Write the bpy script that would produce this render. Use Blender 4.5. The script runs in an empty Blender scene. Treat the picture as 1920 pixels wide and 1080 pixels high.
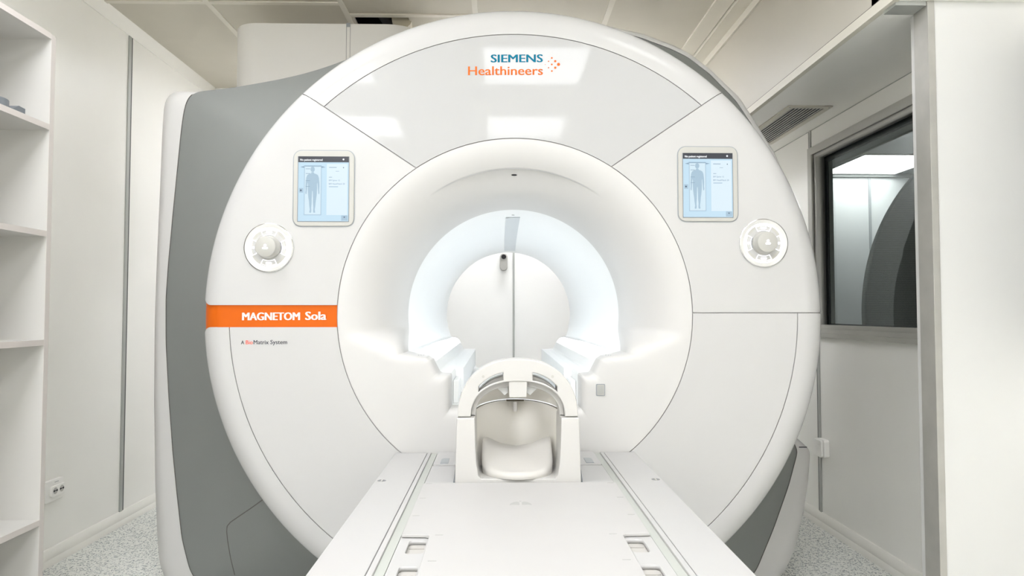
import bpy, bmesh, math, random
from math import pi, sin, cos, sqrt, radians, atan2, asin
from mathutils import Vector, Matrix, Euler
from mathutils.bvhtree import BVHTree

random.seed(7)
sc = bpy.context.scene
COL = sc.collection

# ------------------------------------------------------------------ camera
CAM_LOC = Vector((-0.0575, 0.0, 1.12))
CAM_ROT = Euler((radians(90 + 2.1), 0.0, radians(-1.12)), 'XYZ')
FPX = 1280.0
cd = bpy.data.cameras.new('camera')
cd.sensor_width = 36.0
cd.lens = 36.0 * FPX / 1920.0
cd.clip_start = 0.02
cam = bpy.data.objects.new('camera', cd)
cam.location = CAM_LOC
cam.rotation_euler = CAM_ROT
COL.objects.link(cam)
sc.camera = cam
_R = CAM_ROT.to_matrix()

# ------------------------------------------------------------------ world / exposure
w = bpy.data.worlds.new('world')
sc.world = w
w.use_nodes = True
w.node_tree.nodes['Background'].inputs[0].default_value = (0.9, 0.93, 1.0, 1)
w.node_tree.nodes['Background'].inputs[1].default_value = 0.0
vs = sc.view_settings
vs.view_transform = 'Standard'
vs.look = 'None'
vs.gamma = 1.0
vs.use_curve_mapping = False
vs.exposure = 1.13
CEIL_LIGHT = 10.0        # emission of the ceiling panels
BORE_LIGHT = 1.9        # emission of the light strips in the bore
REAR_LIGHT = 11.5       # panel over the rear of the scanner
SIDE_FILL = 5.0        # added narrow panel on the right, brightens the right wall
LEFT_FILL = 7.0  # added panel that brightens the left wall
CORNER_FILL = 3.2      # added panel at the rear left, brightens the left ceiling
CTRL_LIGHT = 5.0        # light panel in the control room
LIGHT_COL = (0.94, 0.955, 1.0)
try:
    sc.cycles.max_bounces = 16
    sc.cycles.diffuse_bounces = 10
    sc.cycles.use_denoising = True
except Exception:
    pass


def U(px, py, Y):
    """Point on the plane y = Y seen at pixel (px, py); returns (x, z)."""
    d = _R @ Vector(((px - 960.0) / FPX, (540.0 - py) / FPX, -1.0))
    t = (Y - CAM_LOC.y) / d.y
    p = CAM_LOC + d * t
    return p.x, p.z


def ray(px, py):
    return _R @ Vector(((px - 960.0) / FPX, (540.0 - py) / FPX, -1.0)).normalized()


# ------------------------------------------------------------------ materials
def mat(name, col, rough=0.5, spec=0.5, metal=0.0, emit=None, estr=0.0, var=0.02, scale=6.0, coat=0.0, bump=0.0, bscale=300.0):
    m = bpy.data.materials.new(name)
    m.use_nodes = True
    nt = m.node_tree
    b = nt.nodes['Principled BSDF']
    b.inputs['Roughness'].default_value = rough
    b.inputs['Specular IOR Level'].default_value = spec
    b.inputs['Metallic'].default_value = metal
    b.inputs['Coat Weight'].default_value = coat
    b.inputs['Coat Roughness'].default_value = 0.03
    tc = nt.nodes.new('ShaderNodeTexCoord')
    nz = nt.nodes.new('ShaderNodeTexNoise')
    nz.inputs['Scale'].default_value = scale
    nz.inputs['Detail'].default_value = 3.0
    nt.links.new(tc.outputs['Object'], nz.inputs['Vector'])
    rp = nt.nodes.new('ShaderNodeValToRGB')
    rp.color_ramp.elements[0].position = 0.3
    rp.color_ramp.elements[1].position = 0.7
    rp.color_ramp.elements[0].color = tuple(max(0, c * (1 - var)) for c in col) + (1,)
    rp.color_ramp.elements[1].color = tuple(min(1, c * (1 + var)) for c in col) + (1,)
    nt.links.new(nz.outputs['Fac'], rp.inputs['Fac'])
    nt.links.new(rp.outputs['Color'], b.inputs['Base Color'])
    if emit is not None:
        b.inputs['Emission Color'].default_value = tuple(emit) + (1,)
        b.inputs['Emission Strength'].default_value = estr
    if bump > 0:
        n2 = nt.nodes.new('ShaderNodeTexNoise')
        n2.inputs['Scale'].default_value = bscale
        nt.links.new(tc.outputs['Object'], n2.inputs['Vector'])
        bp = nt.nodes.new('ShaderNodeBump')
        bp.inputs['Strength'].default_value = bump
        bp.inputs['Distance'].default_value = 0.001
        nt.links.new(n2.outputs['Fac'], bp.inputs['Height'])
        nt.links.new(bp.outputs['Normal'], b.inputs['Normal'])
    return m


M = {}
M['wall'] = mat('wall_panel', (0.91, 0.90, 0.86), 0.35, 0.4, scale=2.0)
M['wall_white'] = mat('wall_white', (0.90, 0.89, 0.87), 0.45, 0.3, scale=2.0)
M['ceiling'] = mat('ceiling_tile', (0.60, 0.57, 0.495), 0.75, 0.2, scale=5.0)
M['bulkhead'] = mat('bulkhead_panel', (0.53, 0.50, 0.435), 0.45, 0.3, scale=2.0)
M['tbar'] = mat('ceiling_bar', (0.70, 0.67, 0.59), 0.5, 0.3)
M['trim'] = mat('trim_white', (0.85, 0.835, 0.785), 0.35, 0.4)
M['steel'] = mat('brushed_aluminium', (0.40, 0.39, 0.36), 0.5, 0.3, metal=0.35, var=0.06, scale=14)
M['alu'] = mat('window_aluminium', (0.46, 0.455, 0.42), 0.5, 0.3, metal=0.1, var=0.04)
M['seam'] = mat('seam_metal', (0.42, 0.43, 0.41), 0.4, 0.5, metal=0.2)
M['seam_dark'] = mat('seam_groove', (0.10, 0.105, 0.10), 0.6, 0.3)
M['joint_dark'] = mat('shell_joint', (0.13, 0.12, 0.11), 0.6, 0.2)
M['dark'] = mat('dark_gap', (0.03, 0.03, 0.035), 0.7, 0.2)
M['gap'] = mat('panel_gap', (0.40, 0.385, 0.385), 0.7, 0.2)
M['gloss'] = mat('scanner_gloss', (0.425, 0.424, 0.421), 0.05, 0.13, var=0.004, coat=0.0)
M['shell'] = mat('scanner_shell', (0.48, 0.475, 0.468), 0.14, 0.15, var=0.005, coat=0.0)
M['satin'] = mat('scanner_satin', (0.53, 0.522, 0.51), 0.40, 0.4, var=0.005)
M['bore'] = mat('bore_liner', (0.78, 0.79, 0.79), 0.35, 0.4, var=0.005)
M['grey'] = mat('scanner_grey', (0.20, 0.207, 0.201), 0.55, 0.3, var=0.015, bump=0.05)
M['orange'] = mat('orange_band', (0.56, 0.105, 0.006), 0.45, 0.15, var=0.02)
M['teal'] = mat('teal_print', (0.005, 0.135, 0.215), 0.5, 0.1)
M['oprint'] = mat('orange_print', (0.56, 0.125, 0.022), 0.5, 0.1)
M['ink'] = mat('dark_print', (0.03, 0.03, 0.045), 0.5, 0.3)
M['rprint'] = mat('red_print', (0.80, 0.10, 0.05), 0.5, 0.3)
M['wprint'] = mat('white_print', (0.62, 0.61, 0.59), 0.5, 0.3)
M['bezel'] = mat('display_bezel', (0.42, 0.412, 0.385), 0.35, 0.4)
M['beige'] = mat('dial_beige', (0.46, 0.45, 0.42), 0.4, 0.4)
M['chrome'] = mat('chrome', (0.55, 0.55, 0.55), 0.15, 0.5, metal=0.9)
M['lens'] = mat('black_lens', (0.012, 0.010, 0.014), 0.12, 0.5)
M['coil'] = mat('coil_plastic', (0.50, 0.491, 0.474), 0.40, 0.4, var=0.006)
M['coil_in'] = mat('coil_inside', (0.80, 0.78, 0.735), 0.55, 0.3, var=0.006)
M['cushion'] = mat('coil_cushion', (0.51, 0.496, 0.47), 0.6, 0.25, var=0.01)
M['table'] = mat('table_plastic', (0.425, 0.421, 0.416), 0.30, 0.4, var=0.005)
M['groove'] = mat('table_groove', (0.40, 0.415, 0.385), 0.4, 0.4, var=0.005)
M['recess'] = mat('table_recess', (0.43, 0.415, 0.39), 0.5, 0.3)
M['pad'] = mat('mattress_vinyl', (0.43, 0.422, 0.413), 0.45, 0.3, var=0.008)
M['latch'] = mat('grey_latch', (0.27, 0.29, 0.305), 0.3, 0.5)
M['mark'] = mat('faint_mark', (0.36, 0.355, 0.345), 0.5, 0.3)
M['shelf'] = mat('shelf_laminate', (0.54, 0.53, 0.505), 0.45, 0.35, scale=3)
M['shelf_edge'] = mat('shelf_edge', (0.57, 0.53, 0.50), 0.45, 0.35, scale=3)
M['clamp'] = mat('grey_plastic', (0.16, 0.175, 0.19), 0.45, 0.4)
M['socket'] = mat('socket_plastic', (0.93, 0.92, 0.89), 0.35, 0.4)
M['duct'] = mat('duct_beige', (0.50, 0.46, 0.36), 0.6, 0.3)
M['hose'] = mat('dark_hose', (0.05, 0.05, 0.05), 0.7, 0.3)
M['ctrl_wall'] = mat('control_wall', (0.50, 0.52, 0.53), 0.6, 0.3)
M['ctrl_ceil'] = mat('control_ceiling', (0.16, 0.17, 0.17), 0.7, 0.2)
M['light'] = mat('light_diffuser', (0.9, 0.9, 0.88), 0.4, 0.3, emit=LIGHT_COL, estr=CEIL_LIGHT)
M['rear_light'] = mat('rear_diffuser', (0.9, 0.9, 0.88), 0.4, 0.3, emit=LIGHT_COL, estr=REAR_LIGHT)
M['side_fill'] = mat('side_fill_diffuser', (0.9, 0.9, 0.88), 0.4, 0.3, emit=LIGHT_COL, estr=SIDE_FILL)
M['left_fill'] = mat('left_fill_diffuser', (0.9, 0.9, 0.88), 0.4, 0.3, emit=LIGHT_COL, estr=LEFT_FILL)
M['corner_fill'] = mat('corner_fill_diffuser', (0.9, 0.9, 0.88), 0.4, 0.3, emit=LIGHT_COL, estr=CORNER_FILL)
M['ctrl_light'] = mat('control_diffuser', (0.9, 0.9, 0.88), 0.4, 0.3, emit=(1, 1, 0.98), estr=CTRL_LIGHT)
M['strip'] = mat('bore_light', (0.9, 0.92, 0.95), 0.3, 0.4, emit=(0.86, 0.94, 1.0), estr=BORE_LIGHT)
M['glow'] = mat('dial_light', (0.9, 0.9, 0.9), 0.4, 0.3, emit=(0.95, 0.97, 1.0), estr=0.55)


def screen_mat(name, c, s=0.46):
    return mat(name, tuple(x * 0.05 for x in c), 0.25, 0.3, emit=c, estr=s)


M['scr_bg'] = screen_mat('screen_blue', (0.52, 0.70, 0.83))
M['scr_panel'] = screen_mat('screen_panel', (0.68, 0.80, 0.88))
M['scr_bed'] = screen_mat('screen_bed', (0.62, 0.76, 0.85))
M['scr_head'] = screen_mat('screen_header', (0.055, 0.06, 0.075))
M['scr_white'] = screen_mat('screen_white', (0.9, 0.93, 0.95))
M['scr_fig'] = screen_mat('screen_figure', (0.38, 0.52, 0.63))
M['scr_line'] = screen_mat('screen_line', (0.26, 0.37, 0.47))
M['scr_ink'] = screen_mat('screen_ink', (0.10, 0.14, 0.20))


def floor_mat():
    m = bpy.data.materials.new('speckled_vinyl')
    m.use_nodes = True
    nt = m.node_tree
    b = nt.nodes['Principled BSDF']
    b.inputs['Roughness'].default_value = 0.45
    tc = nt.nodes.new('ShaderNodeTexCoord')
    base = (0.76, 0.77, 0.735, 1)
    prev = None
    for sc_, th, c, st in ((130, 0.17, (0.13, 0.155, 0.18, 1), (1, 0.6, 1)), (105, 0.24, (0.27, 0.31, 0.325, 1), (0.6, 1, 1)), (150, 0.22, (0.36, 0.38, 0.37, 1), (1, 0.7, 1)), (140, 0.2, (0.80, 0.80, 0.76, 1), (1, 0.8, 1))):
        mp = nt.nodes.new('ShaderNodeMapping')
        mp.inputs['Scale'].default_value = st
        mp.inputs['Location'].default_value = (sc_ * 0.13, sc_ * 0.07, 0)
        nt.links.new(tc.outputs['Object'], mp.inputs['Vector'])
        nz = nt.nodes.new('ShaderNodeTexNoise')
        nz.inputs['Scale'].default_value = 40
        nt.links.new(mp.outputs['Vector'], nz.inputs['Vector'])
        ad = nt.nodes.new('ShaderNodeMixRGB')
        ad.blend_type = 'ADD'
        ad.inputs['Fac'].default_value = 0.02
        nt.links.new(mp.outputs['Vector'], ad.inputs['Color1'])
        nt.links.new(nz.outputs['Color'], ad.inputs['Color2'])
        vo = nt.nodes.new('ShaderNodeTexVoronoi')
        vo.inputs['Scale'].default_value = sc_
        nt.links.new(ad.outputs['Color'], vo.inputs['Vector'])
        # only some of the cells carry a chip
        lt = nt.nodes.new('ShaderNodeMath')
        lt.operation = 'LESS_THAN'
        lt.inputs[1].default_value = 0.36
        nt.links.new(vo.outputs['Distance'], lt.inputs[0])
        sp = nt.nodes.new('ShaderNodeSeparateColor')
        nt.links.new(vo.outputs['Color'], sp.inputs['Color'])
        pk = nt.nodes.new('ShaderNodeMath')
        pk.operation = 'LESS_THAN'
        pk.inputs[1].default_value = th * 2.2
        nt.links.new(sp.outputs[0], pk.inputs[0])
        mu = nt.nodes.new('ShaderNodeMath')
        mu.operation = 'MULTIPLY'
        nt.links.new(lt.outputs[0], mu.inputs[0])
        nt.links.new(pk.outputs[0], mu.inputs[1])
        mx = nt.nodes.new('ShaderNodeMixRGB')
        nt.links.new(mu.outputs[0], mx.inputs['Fac'])
        if prev is None:
            mx.inputs['Color1'].default_value = base
        else:
            nt.links.new(prev.outputs['Color'], mx.inputs['Color1'])
        mx.inputs['Color2'].default_value = c
        prev = mx
    nt.links.new(prev.outputs['Color'], b.inputs['Base Color'])
    return m


M['floor'] = floor_mat()


def glass_mat():
    m = bpy.data.materials.new('observation_glass')
    m.use_nodes = True
    nt = m.node_tree
    nt.nodes.remove(nt.nodes['Principled BSDF'])
    out = nt.nodes['Material Output']
    tr = nt.nodes.new('ShaderNodeBsdfTransparent')
    tr.inputs['Color'].default_value = (0.86, 0.89, 0.88, 1)
    gl = nt.nodes.new('ShaderNodeBsdfGlossy')
    gl.inputs['Roughness'].default_value = 0.02
    gl.inputs['Color'].default_value = (0.9, 0.95, 0.95, 1)
    mx = nt.nodes.new('ShaderNodeMixShader')
    mx.inputs[0].default_value = 0.06
    nt.links.new(tr.outputs[0], mx.inputs[1])
    nt.links.new(gl.outputs[0], mx.inputs[2])
    nt.links.new(mx.outputs[0], out.inputs['Surface'])
    return m


M['glass'] = glass_mat()


def mesh_screen_mat():
    m = bpy.data.materials.new('added_screen_mesh')
    m.use_nodes = True
    nt = m.node_tree
    b = nt.nodes['Principled BSDF']
    b.inputs['Roughness'].default_value = 0.7
    tc = nt.nodes.new('ShaderNodeTexCoord')
    wv = nt.nodes.new('ShaderNodeTexWave')
    wv.bands_direction = 'Z'
    wv.inputs['Scale'].default_value = 28
    wv.inputs['Distortion'].default_value = 1.2
    wv.inputs['Detail Scale'].default_value = 0.5
    nt.links.new(tc.outputs['Object'], wv.inputs['Vector'])
    rp = nt.nodes.new('ShaderNodeValToRGB')
    rp.color_ramp.elements[0].color = (0.035, 0.039, 0.037, 1)
    rp.color_ramp.elements[1].color = (0.06, 0.066, 0.062, 1)
    nt.links.new(wv.outputs['Fac'], rp.inputs['Fac'])
    nt.links.new(rp.outputs['Color'], b.inputs['Base Color'])
    return m


M['meshscreen'] = mesh_screen_mat()


# ------------------------------------------------------------------ object helpers
def link(name, me, m=None, parent=None, smooth=None):
    me.name = name
    if m is not None:
        me.materials.clear()
        me.materials.append(m)
    if smooth is not None:
        for p in me.polygons:
            p.use_smooth = True
        me.set_sharp_from_angle(angle=radians(smooth))
    o = bpy.data.objects.new(name, me)
    COL.objects.link(o)
    if parent is not None:
        o.parent = parent
        o.matrix_parent_inverse = parent_world(parent).inverted()
    return o


def parent_world(o):
    mw = o.matrix_basis.copy()
    if o.parent is not None:
        mw = parent_world(o.parent) @ o.matrix_parent_inverse @ mw
    return mw


def bm_obj(name, bm, m, parent=None, smooth=None):
    bmesh.ops.recalc_face_normals(bm, faces=bm.faces)
    me = bpy.data.meshes.new(name)
    bm.to_mesh(me)
    bm.free()
    return link(name, me, m, parent, smooth)


def thing(name, label, cat, loc=(0, 0, 0), group=None):
    o = bpy.data.objects.new(name, None)
    o.empty_display_size = 0.1
    COL.objects.link(o)
    o.location = loc
    o['label'] = label
    o['category'] = cat
    if group:
        o['group'] = group
    return o


def tag(o, label, cat, group=None):
    o['label'] = label
    o['category'] = cat
    if group:
        o['group'] = group
    return o


def weighted(o):
    md = o.modifiers.new('weighted', 'WEIGHTED_NORMAL')
    md.weight = 80
    md.keep_sharp = True
    return o


def struct(o):
    o['kind'] = 'structure'
    return o


def add_box(bm, x0, x1, y0, y1, z0, z1, bev=0.0, seg=2):
    vs_ = [bm.verts.new((x, y, z)) for z in (z0, z1) for y in (y0, y1) for x in (x0, x1)]
    fs = []
    for f in ((0, 2, 3, 1), (4, 5, 7, 6), (0, 1, 5, 4), (2, 6, 7, 3), (0, 4, 6, 2), (1, 3, 7, 5)):
        fs.append(bm.faces.new([vs_[i] for i in f]))
    if bev > 0:
        es = set()
        for f in fs:
            es.update(f.edges)
        bmesh.ops.bevel(bm, geom=list(es), offset=bev, segments=seg, affect='EDGES', profile=0.5)


def box(name, x0, x1, y0, y1, z0, z1, m, parent=None, bev=0.0, seg=2):
    bm = bmesh.new()
    add_box(bm, x0, x1, y0, y1, z0, z1, bev, seg)
    o = bm_obj(name, bm, m, parent, 40 if bev > 0 else None)
    return weighted(o) if bev > 0 else o


def add_prism(bm, pts, a, b, axis='y'):
    """pts: 2D outline; extruded from a to b along axis (y: pts are x,z; x: pts are y,z; z: pts are x,y)."""
    def mk(p, t):
        if axis == 'y':
            return (p[0], t, p[1])
        if axis == 'x':
            return (t, p[0], p[1])
        return (p[0], p[1], t)
    va = [bm.verts.new(mk(p, a)) for p in pts]
    vb = [bm.verts.new(mk(p, b)) for p in pts]
    bm.faces.new(va)
    bm.faces.new(list(reversed(vb)))
    n = len(pts)
    for i in range(n):
        j = (i + 1) % n
        bm.faces.new([va[i], vb[i], vb[j], va[j]])


def prism(name, pts, a, b, m, parent=None, axis='y', smooth=35, bev=0.0):
    bm = bmesh.new()
    add_prism(bm, pts, a, b, axis)
    if bev > 0:
        bmesh.ops.recalc_face_normals(bm, faces=bm.faces)
        es = [e for e in bm.edges if len(e.link_faces) == 2 and e.calc_face_angle(0) > radians(50)]
        bmesh.ops.bevel(bm, geom=es, offset=bev, segments=2, affect='EDGES', profile=0.5)
    o = bm_obj(name, bm, m, parent, smooth)
    return weighted(o) if bev > 0 else o


def plate(name, loops, a, b, m, parent=None, axis='y', bevel=0.0, smooth=35):
    """A filled outline (first loop) with holes (other loops), between a and b along axis. 2D curve fill."""
    cu = bpy.data.curves.new(name, 'CURVE')
    cu.dimensions = '2D'
    cu.fill_mode = 'BOTH'
    th = abs(b - a) / 2.0
    cu.extrude = max(th - bevel, 0.0)
    cu.bevel_depth = bevel
    cu.bevel_resolution = 2
    if bevel:
        cu.offset = -bevel
    for lp in loops:
        sp = cu.splines.new('POLY')
        sp.points.add(len(lp) - 1)
        for k, p in enumerate(lp):
            sp.points[k].co = (p[0], p[1], 0, 1)
        sp.use_cyclic_u = True
    tmp = bpy.data.objects.new('tmp', cu)
    COL.objects.link(tmp)
    dg = bpy.context.evaluated_depsgraph_get()
    dg.update()
    me = bpy.data.meshes.new_from_object(tmp.evaluated_get(dg))
    bpy.data.objects.remove(tmp)
    mid = (a + b) / 2.0
    for v in me.vertices:
        x, y, z = v.co
        if axis == 'y':
            v.co = (x, mid - z, y)
        elif axis == 'x':
            v.co = (mid + z, x, y)
        else:
            v.co = (x, y, mid + z)
    bm = bmesh.new()
    bm.from_mesh(me)
    bmesh.ops.remove_doubles(bm, verts=bm.verts, dist=1e-5)
    bpy.data.meshes.remove(me)
    o = bm_obj(name, bm, m, parent, smooth)
    return weighted(o) if bevel > 0 else o


def rrect(cx, cy, w_, h_, r, n=6):
    pts = []
    for k, (sx, sy) in enumerate(((1, 1), (-1, 1), (-1, -1), (1, -1))):
        ox, oy = cx + sx * (w_ / 2 - r), cy + sy * (h_ / 2 - r)
        for i in range(n + 1):
            a = k * pi / 2 + i / n * pi / 2
            pts.append((ox + r * cos(a), oy + r * sin(a)))
    return pts


def circ(cx, cy, r, n=48, ry=None):
    ry = r if ry is None else ry
    return [(cx + r * cos(2 * pi * i / n), cy + ry * sin(2 * pi * i / n)) for i in range(n)]


def rect(x0, x1, y0, y1):
    return [(x0, y0), (x1, y0), (x1, y1), (x0, y1)]


def add_tube(bm, pts, r, n=8, closed=False):
    """Tube along a polyline."""
    P = [Vector(p) for p in pts]
    rings = []
    L = len(P)
    up = Vector((0.123, 0.31, 0.94))
    for i, p in enumerate(P):
        a = P[i - 1] if (i > 0 or closed) else P[i]
        b = P[(i + 1) % L] if (i < L - 1 or closed) else P[i]
        t = (b - a).normalized()
        s = t.cross(up).normalized()
        q = s.cross(t).normalized()
        rings.append([bm.verts.new(p + (s * cos(2 * pi * k / n) + q * sin(2 * pi * k / n)) * r) for k in range(n)])
    m_ = L if closed else L - 1
    for i in range(m_):
        A, B = rings[i], rings[(i + 1) % L]
        for k in range(n):
            k2 = (k + 1) % n
            bm.faces.new([A[k], A[k2], B[k2], B[k]])
    if not closed:
        bm.faces.new(rings[0])
        bm.faces.new(list(reversed(rings[-1])))


def tube(name, pts, r, m, parent=None, n=8, closed=False):
    bm = bmesh.new()
    add_tube(bm, pts, r, n, closed)
    return bm_obj(name, bm, m, parent, 60)


def loft(name, loops, m, parent=None, closed=True, cap0=False, cap1=False, smooth=30):
    bm = bmesh.new()
    R_ = [[bm.verts.new(p) for p in lp] for lp in loops]
    n = len(loops[0])
    for A, B in zip(R_[:-1], R_[1:]):
        for k in range(n if closed else n - 1):
            k2 = (k + 1) % n
            bm.faces.new([A[k], A[k2], B[k2], B[k]])
    if cap0:
        bm.faces.new(R_[0])
    if cap1:
        bm.faces.new(list(reversed(R_[-1])))
    return bm_obj(name, bm, m, parent, smooth)


def lathe_y(name, prof, cx, cz, m, parent=None, n=48, smooth=35):
    """prof: list of (r, y) turned about the line x=cx, z=cz."""
    bm = bmesh.new()
    rings = []
    for r, y in prof:
        if r < 1e-6:
            rings.append([bm.verts.new((cx, y, cz))])
        else:
            rings.append([bm.verts.new((cx + r * cos(2 * pi * k / n), y, cz + r * sin(2 * pi * k / n))) for k in range(n)])
    for A, B in zip(rings[:-1], rings[1:]):
        for k in range(n):
            k2 = (k + 1) % n
            if len(A) == 1 and len(B) == 1:
                continue
            if len(A) == 1:
                bm.faces.new([A[0], B[k2], B[k]])
            elif len(B) == 1:
                bm.faces.new([A[k], A[k2], B[0]])
            else:
                bm.faces.new([A[k], A[k2], B[k2], B[k]])
    return bm_obj(name, bm, m, parent, smooth)


def text(name, body, m, parent, x0, x1, z0, y, height=None, bold=0.0, thick=0.0006, shear=0.0, slope=0.0, space=1.0):
    """Lettering on a plane facing -y; spans x0..x1, baseline at z0."""
    cu = bpy.data.curves.new(name, 'FONT')
    cu.body = body
    cu.extrude = 0.002
    cu.shear = shear
    cu.space_character = space
    cu.resolution_u = 3
    tmp = bpy.data.objects.new('tmp', cu)
    COL.objects.link(tmp)
    dg = bpy.context.evaluated_depsgraph_get()
    dg.update()
    me = bpy.data.meshes.new_from_object(tmp.evaluated_get(dg))
    bpy.data.objects.remove(tmp)
    xs = [v.co.x for v in me.vertices]
    lo, hi = min(xs), max(xs)
    s = (x1 - x0 - 2 * bold) / (hi - lo)
    capz = max(v.co.y for v in me.vertices)
    sz = s if height is None else height / capz
    bm = bmesh.new()
    steps = (0.0,) if bold == 0 else (-1.0, -0.33, 0.33, 1.0)
    for k, q in enumerate(steps):
        n0 = len(bm.verts)
        bm.from_mesh(me)
        bm.verts.ensure_lookup_table()
        for v in bm.verts[n0:]:
            x = x0 + bold + (v.co.x - lo) * s + q * bold
            v.co = (x, y - (v.co.z / 0.002) * thick * 0.5 - k * 0.00004, z0 + v.co.y * sz + (x - x0) * slope)
    bpy.data.meshes.remove(me)
    return bm_obj(name, bm, m, parent)


# ================================================================== SETTING
XL, XR, YB, YF, ZC = -2.0575, 1.6475, 4.72, -5.0, 2.68
floor = struct(box('floor', XL - 0.1, 6.2, YF - 0.1, 8.2, -0.06, 0.0, M['floor']))

# ceiling with the missing tile above the scanner
HX0, HX1, HY0, HY1 = -0.826, -0.535, 3.565, 4.24
struct(plate('ceiling', [rect(XL - 0.1, XR + 0.1, YF - 0.1, YB + 0.1), rect(HX0, HX1, HY0, HY1)], ZC, ZC + 0.02, M['ceiling'], axis='z', smooth=None))
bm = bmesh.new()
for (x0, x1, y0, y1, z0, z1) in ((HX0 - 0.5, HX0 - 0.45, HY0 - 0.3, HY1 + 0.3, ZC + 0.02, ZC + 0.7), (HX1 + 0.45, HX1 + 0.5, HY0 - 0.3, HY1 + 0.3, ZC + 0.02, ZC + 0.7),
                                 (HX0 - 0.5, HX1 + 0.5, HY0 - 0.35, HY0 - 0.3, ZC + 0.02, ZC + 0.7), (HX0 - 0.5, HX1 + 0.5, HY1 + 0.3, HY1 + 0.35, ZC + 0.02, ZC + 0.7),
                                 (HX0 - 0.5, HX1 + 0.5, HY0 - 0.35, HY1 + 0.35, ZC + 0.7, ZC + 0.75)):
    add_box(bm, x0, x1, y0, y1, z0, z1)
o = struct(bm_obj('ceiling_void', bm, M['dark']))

# grid of narrow bars between the ceiling panels
bm = bmesh.new()
BX = (-1.52, -0.85, -0.18, 0.51)
BYS = [3.53 - 0.706 * k for k in range(-1, 13)]
bw = 0.014
for x in BX:
    add_box(bm, x - bw, x + bw, YF, YB, ZC - 0.006, ZC + 0.001)
for y in BYS:
    cols = [(XL, BX[0]), (BX[0], BX[1])] if y > 4 else list(zip([XL] + list(BX), list(BX) + [1.02]))
    for a, b in cols:
        yy = y - 0.13 if b <= BX[1] else y
        if y > 3.6 or (y > 3.4 and a >= BX[2]):
            continue
        add_box(bm, a + bw, b - bw, yy - bw, yy + bw, ZC - 0.006, ZC + 0.001)
struct(bm_obj('trim_1', bm, M['tbar']))

# walls
struct(box('wall_left', XL - 0.1, XL, YF - 0.1, YB + 0.1, 0, ZC + 0.3, M['wall']))
struct(box('wall_back', XL, XR, YB, YB + 0.1, 0, ZC + 0.3, M['wall_white']))
struct(box('wall_front', XL, XR + 0.1, YF - 0.1, YF, 0, ZC + 0.3, M['wall_white']))
WY0, WY1, WZ0, WZ1 = 1.55, 3.67, 1.008, 2.005      # window opening along y, z
struct(plate('wall_right', [rect(YF - 0.1, YB + 0.1, 0, ZC + 0.3), rect(WY0, WY1, WZ0, WZ1)], XR, XR + 0.12, M['wall'], axis='x', smooth=None))

# boxed-in bulkhead under the ceiling along the right wall
SX, SZ = 1.1985, 2.116
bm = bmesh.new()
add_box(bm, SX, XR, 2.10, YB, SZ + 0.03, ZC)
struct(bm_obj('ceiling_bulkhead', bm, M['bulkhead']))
struct(box('ceiling_soffit', SX, XR, 2.10, YB, SZ, SZ + 0.03, M['wall']))  # lighter colour than the bulkhead stands in for floor bounce light
bm = bmesh.new()
add_box(bm, SX - 0.006, SX + 0.016, 2.10, YB, SZ - 0.004, SZ + 0.03)
struct(bm_obj('trim_2', bm, M['tbar']))
bm = bmesh.new()
add_box(bm, SX - 0.004, SX, 2.10, YB, SZ + 0.03, SZ + 0.034)
struct(bm_obj('trim_3', bm, M['joint_dark']))
struct(box('trim_15', XR - 0.003, XR, 2.25, YB, SZ - 0.003, SZ, M['seam']))
# cove strips where ceiling and bulkhead / left wall meet
bm = bmesh.new()
add_box(bm, 1.02, 1.11, YF, YB, ZC - 0.012, ZC)
add_box(bm, 1.115, SX, YF, YB, ZC - 0.03, ZC)
add_box(bm, SX - 0.012, SX, 2.10, YB, ZC - 0.07, ZC - 0.03)
struct(bm_obj('trim_4', bm, M['tbar']))
bm = bmesh.new()
add_prism(bm, [(XL, ZC), (XL + 0.035, ZC), (XL + 0.03, ZC - 0.012), (XL + 0.012, ZC - 0.05), (XL + 0.006, ZC - 0.062), (XL, ZC - 0.062)], YF, YB, 'y')
struct(bm_obj('trim_5', bm, M['trim']))

# near partition at the right with its aluminium edge and the metal header
PX = U(1762, 540, 2.12)[0]
M['entry'] = mat('entry_panel', (0.61, 0.607, 0.592), 0.45, 0.3, scale=2.0)
struct(box('wall_entry', PX, XR, 2.12, 2.24, 0, SZ, M['entry']))
struct(box('trim_6', PX - 0.022, PX + 0.001, 2.115, 2.19, 0, SZ, M['steel'], bev=0.002))
struct(box('trim_7', SX + 0.01, PX - 0.023, 2.12, 2.19, SZ - 0.014, SZ, M['seam']))
struct(box('wall_lintel', SX, XR, 2.12, 2.24, SZ + 0.001, ZC, M['wall_white']))

# metal seams between wall panels
def seam(name, x0, x1, y0, y1, z0, z1):
    """Metal cover strip on a side wall with a dark groove along its far edge."""
    w_ = y1 - y0
    o = struct(box(name, x0, x1, y0, y0 + w_ * 0.62, z0, z1, M['seam']))
    xm = (x0 + x1) / 2
    q = struct(box('groove', min(xm, x0), max(xm, x0), y0 + w_ * 0.62, y1, z0, z1, M['seam_dark'], o)) if x0 < 0 else struct(box('groove', xm, x1, y0 + w_ * 0.62, y1, z0, z1, M['seam_dark'], o))
    return o

seam('trim_8', XL, XL + 0.006, 3.675, 3.715, 0.07, ZC - 0.062)
seam('trim_9', XR - 0.006, XR, 3.60, 3.635, 0.07, WZ0 - 0.03)
seam('trim_10', XR - 0.006, XR, 3.66, 3.69, WZ1 - 0.01, SZ)
x_ = U(963, 580, YB)[0]
struct(box('trim_11', x_ - 0.0065, x_ + 0.0065, YB - 0.006, YB, 0.07, ZC - 0.02, M['seam']))
seam('trim_12', XR - 0.006, XR, 3.665, 3.69, 0.9, WZ1)

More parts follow.
